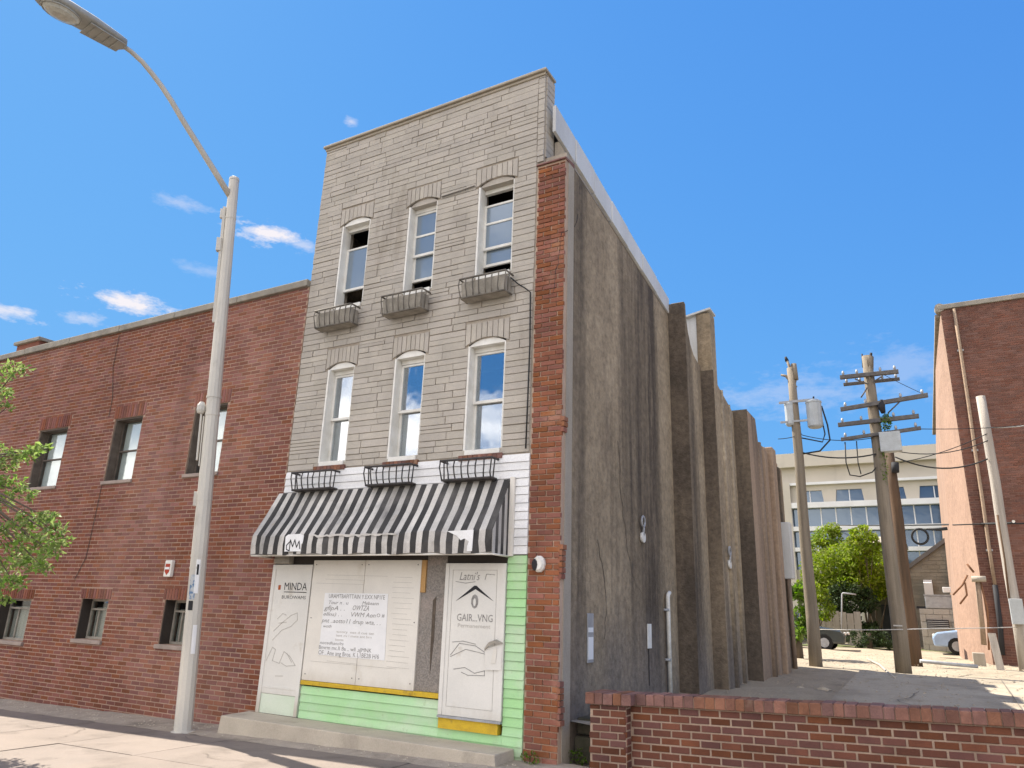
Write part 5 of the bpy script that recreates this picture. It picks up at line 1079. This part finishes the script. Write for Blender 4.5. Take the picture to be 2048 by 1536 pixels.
# two parked cars, mostly hidden
def car(name, label, c, ang, m):
    t = thing(name, label, 'car', c)
    Mx = Matrix.Translation(c) @ Matrix.Rotation(ang, 4, 'Z')
    def tp(name, mb, m_, par, bevel=0):
        mb.v = [tuple(Mx @ Vector(p)) for p in mb.v]; return part(name, mb, m_, par, bevel)
    prof = [(-2.1, .28), (2.1, .28), (2.15, .6), (2.0, .78), (1.1, .92), (-1.7, .95), (-2.1, .85)]
    tp('body', MB().prism([(x, -.85, z) for x, z in prof], (0, 1.7, 0)), m, t, .06)
    cab = [(1.05, .93), (.35, 1.42), (-1.1, 1.44), (-1.75, .95)]
    tp('cabin', MB().prism([(x, -.74, z) for x, z in cab], (0, 1.48, 0)), m, t, .05)
    tp('windscreen', MB().hexa([(1.03, -.66, .96), (1.03, .66, .96), (1.06, .66, .97), (1.06, -.66, .97)], [(.40, -.6, 1.38), (.40, .6, 1.38), (.43, .6, 1.39), (.43, -.6, 1.39)]), 'glass_far', t)
    for y in (-.755, .745): tp('side_window', MB().prism([(.9, y, .98), (.3, y, 1.36), (-1.0, y, 1.37), (-1.5, y, .99)], (0, .01, 0)), 'glass_far', t)
    for x in (-1.3, 1.35):
        for y in (-.86, .68):
            wl_ = tp('wheel', MB().tube([(x, y, .31), (x, y+.18, .31)], .31, 14), 'rubber', t); tp('rim', MB().tube([(x, y-.01, .31), (x, y+.19, .31)], .18, 12), 'metal_grey', wl_)
    for y in (-.6, .6): tp('headlight', box(2.06, 2.13, y-.17, y+.17, .58, .72), 'white_band', t, .02)
c = at(1902, 1290, 34); car('parked_car', 'light blue car with its nose poking out behind the peach stucco corner', Vector((c.x+1.55, 34.6, .56)), R(180), 'car_blue')
c = at(1645, 1300, 33); car('parked_car', 'dark car parked behind the transformer pole', Vector((c.x-1.2, 33.4, .5)), R(0), 'car_dark')

# ================================================================== WEAR: cracks in paving and stucco
def crack_path(x, y, a, n, st):
    p = [(x, y)]
    for _ in range(n): a += random.uniform(-.7, .7); x += st*math.cos(a); y += st*math.sin(a); p.append((x, y))
    return p
def crack(path, zf, wd, m, parent, name='crack'):
    mb = MB(); L_a, R_a = [], []
    for i, (x, y) in enumerate(path):
        x2, y2 = path[min(i+1, len(path)-1)]; x1, y1 = path[max(i-1, 0)]; d = Vector((x2-x1, y2-y1)).normalized(); w_ = wd*random.uniform(.4, 1.2)*(.3 if i in (0, len(path)-1) else 1)
        L_a.append((x-d.y*w_, y+d.x*w_, zf(x, y))); R_a.append((x+d.y*w_, y-d.x*w_, zf(x, y)))
    n = len(path); mb.add(L_a+R_a, [(i, i+1, n+i+1, n+i) for i in range(n-1)]); return part(name, mb, m, parent)
for (x, y, a, n) in ((-9.4, 7.6, -.9, 9), (-8.2, 6.9, .2, 10), (-11.5, 7.3, .1, 12), (-7.0, 7.4, -.5, 8), (-12.6, 6.8, .4, 9), (-6.0, 7.5, .1, 9), (-10.2, 6.3, .3, 10)):
    crack(crack_path(x, y, a, n, .12), lambda x, y: sz(x)+.009, .006, 'joint_dirt', side_walk)
pad = bpy.data.objects['concrete_pad']
for (x, y, a, n) in ((-.5, 13, .4, 14), (1.2, 16, 1.2, 14), (-1.2, 16.5, .2, 12), (.4, 18, 0, 10), (2, 12.5, 1.8, 12)):
    crack(crack_path(x, y, a, n, .22), lambda x, y: lz(y)+.072, .012, 'joint_dirt', pad)
for x in (.9, 3.6): crack([(x, 9+.5*k) for k in range(21)], lambda x, y: lz(y)+.071, .012, 'joint_dirt', pad, 'joint')
for y in (12.4, 15.8): crack([(-1.7+.5*k, y) for k in range(22)], lambda x, y: lz(y)+.071, .012, 'joint_dirt', pad, 'joint')
def wall_crack(y, z, a, n, st, x=HX1):
    p = crack_path(y, z, a, n, st); mb = MB(); A_, B_ = [], []
    for (yy_, zz_) in p: w_ = random.uniform(.003, .010); A_.append((x+.004, yy_-w_, zz_)); B_.append((x+.004, yy_+w_, zz_))
    k = len(p); mb.add(A_+B_, [(i, i+1, k+i+1, k+i) for i in range(k-1)]); part('crack', mb, 'dark_wood', h)
wall_crack(9.05, 7.4, -1.5, 16, .14); wall_crack(10.6, 4.2, -1.2, 18, .15); wall_crack(12.3, 6.2, -1.7, 14, .14); wall_crack(9.8, 2.6, -1.4, 12, .12)
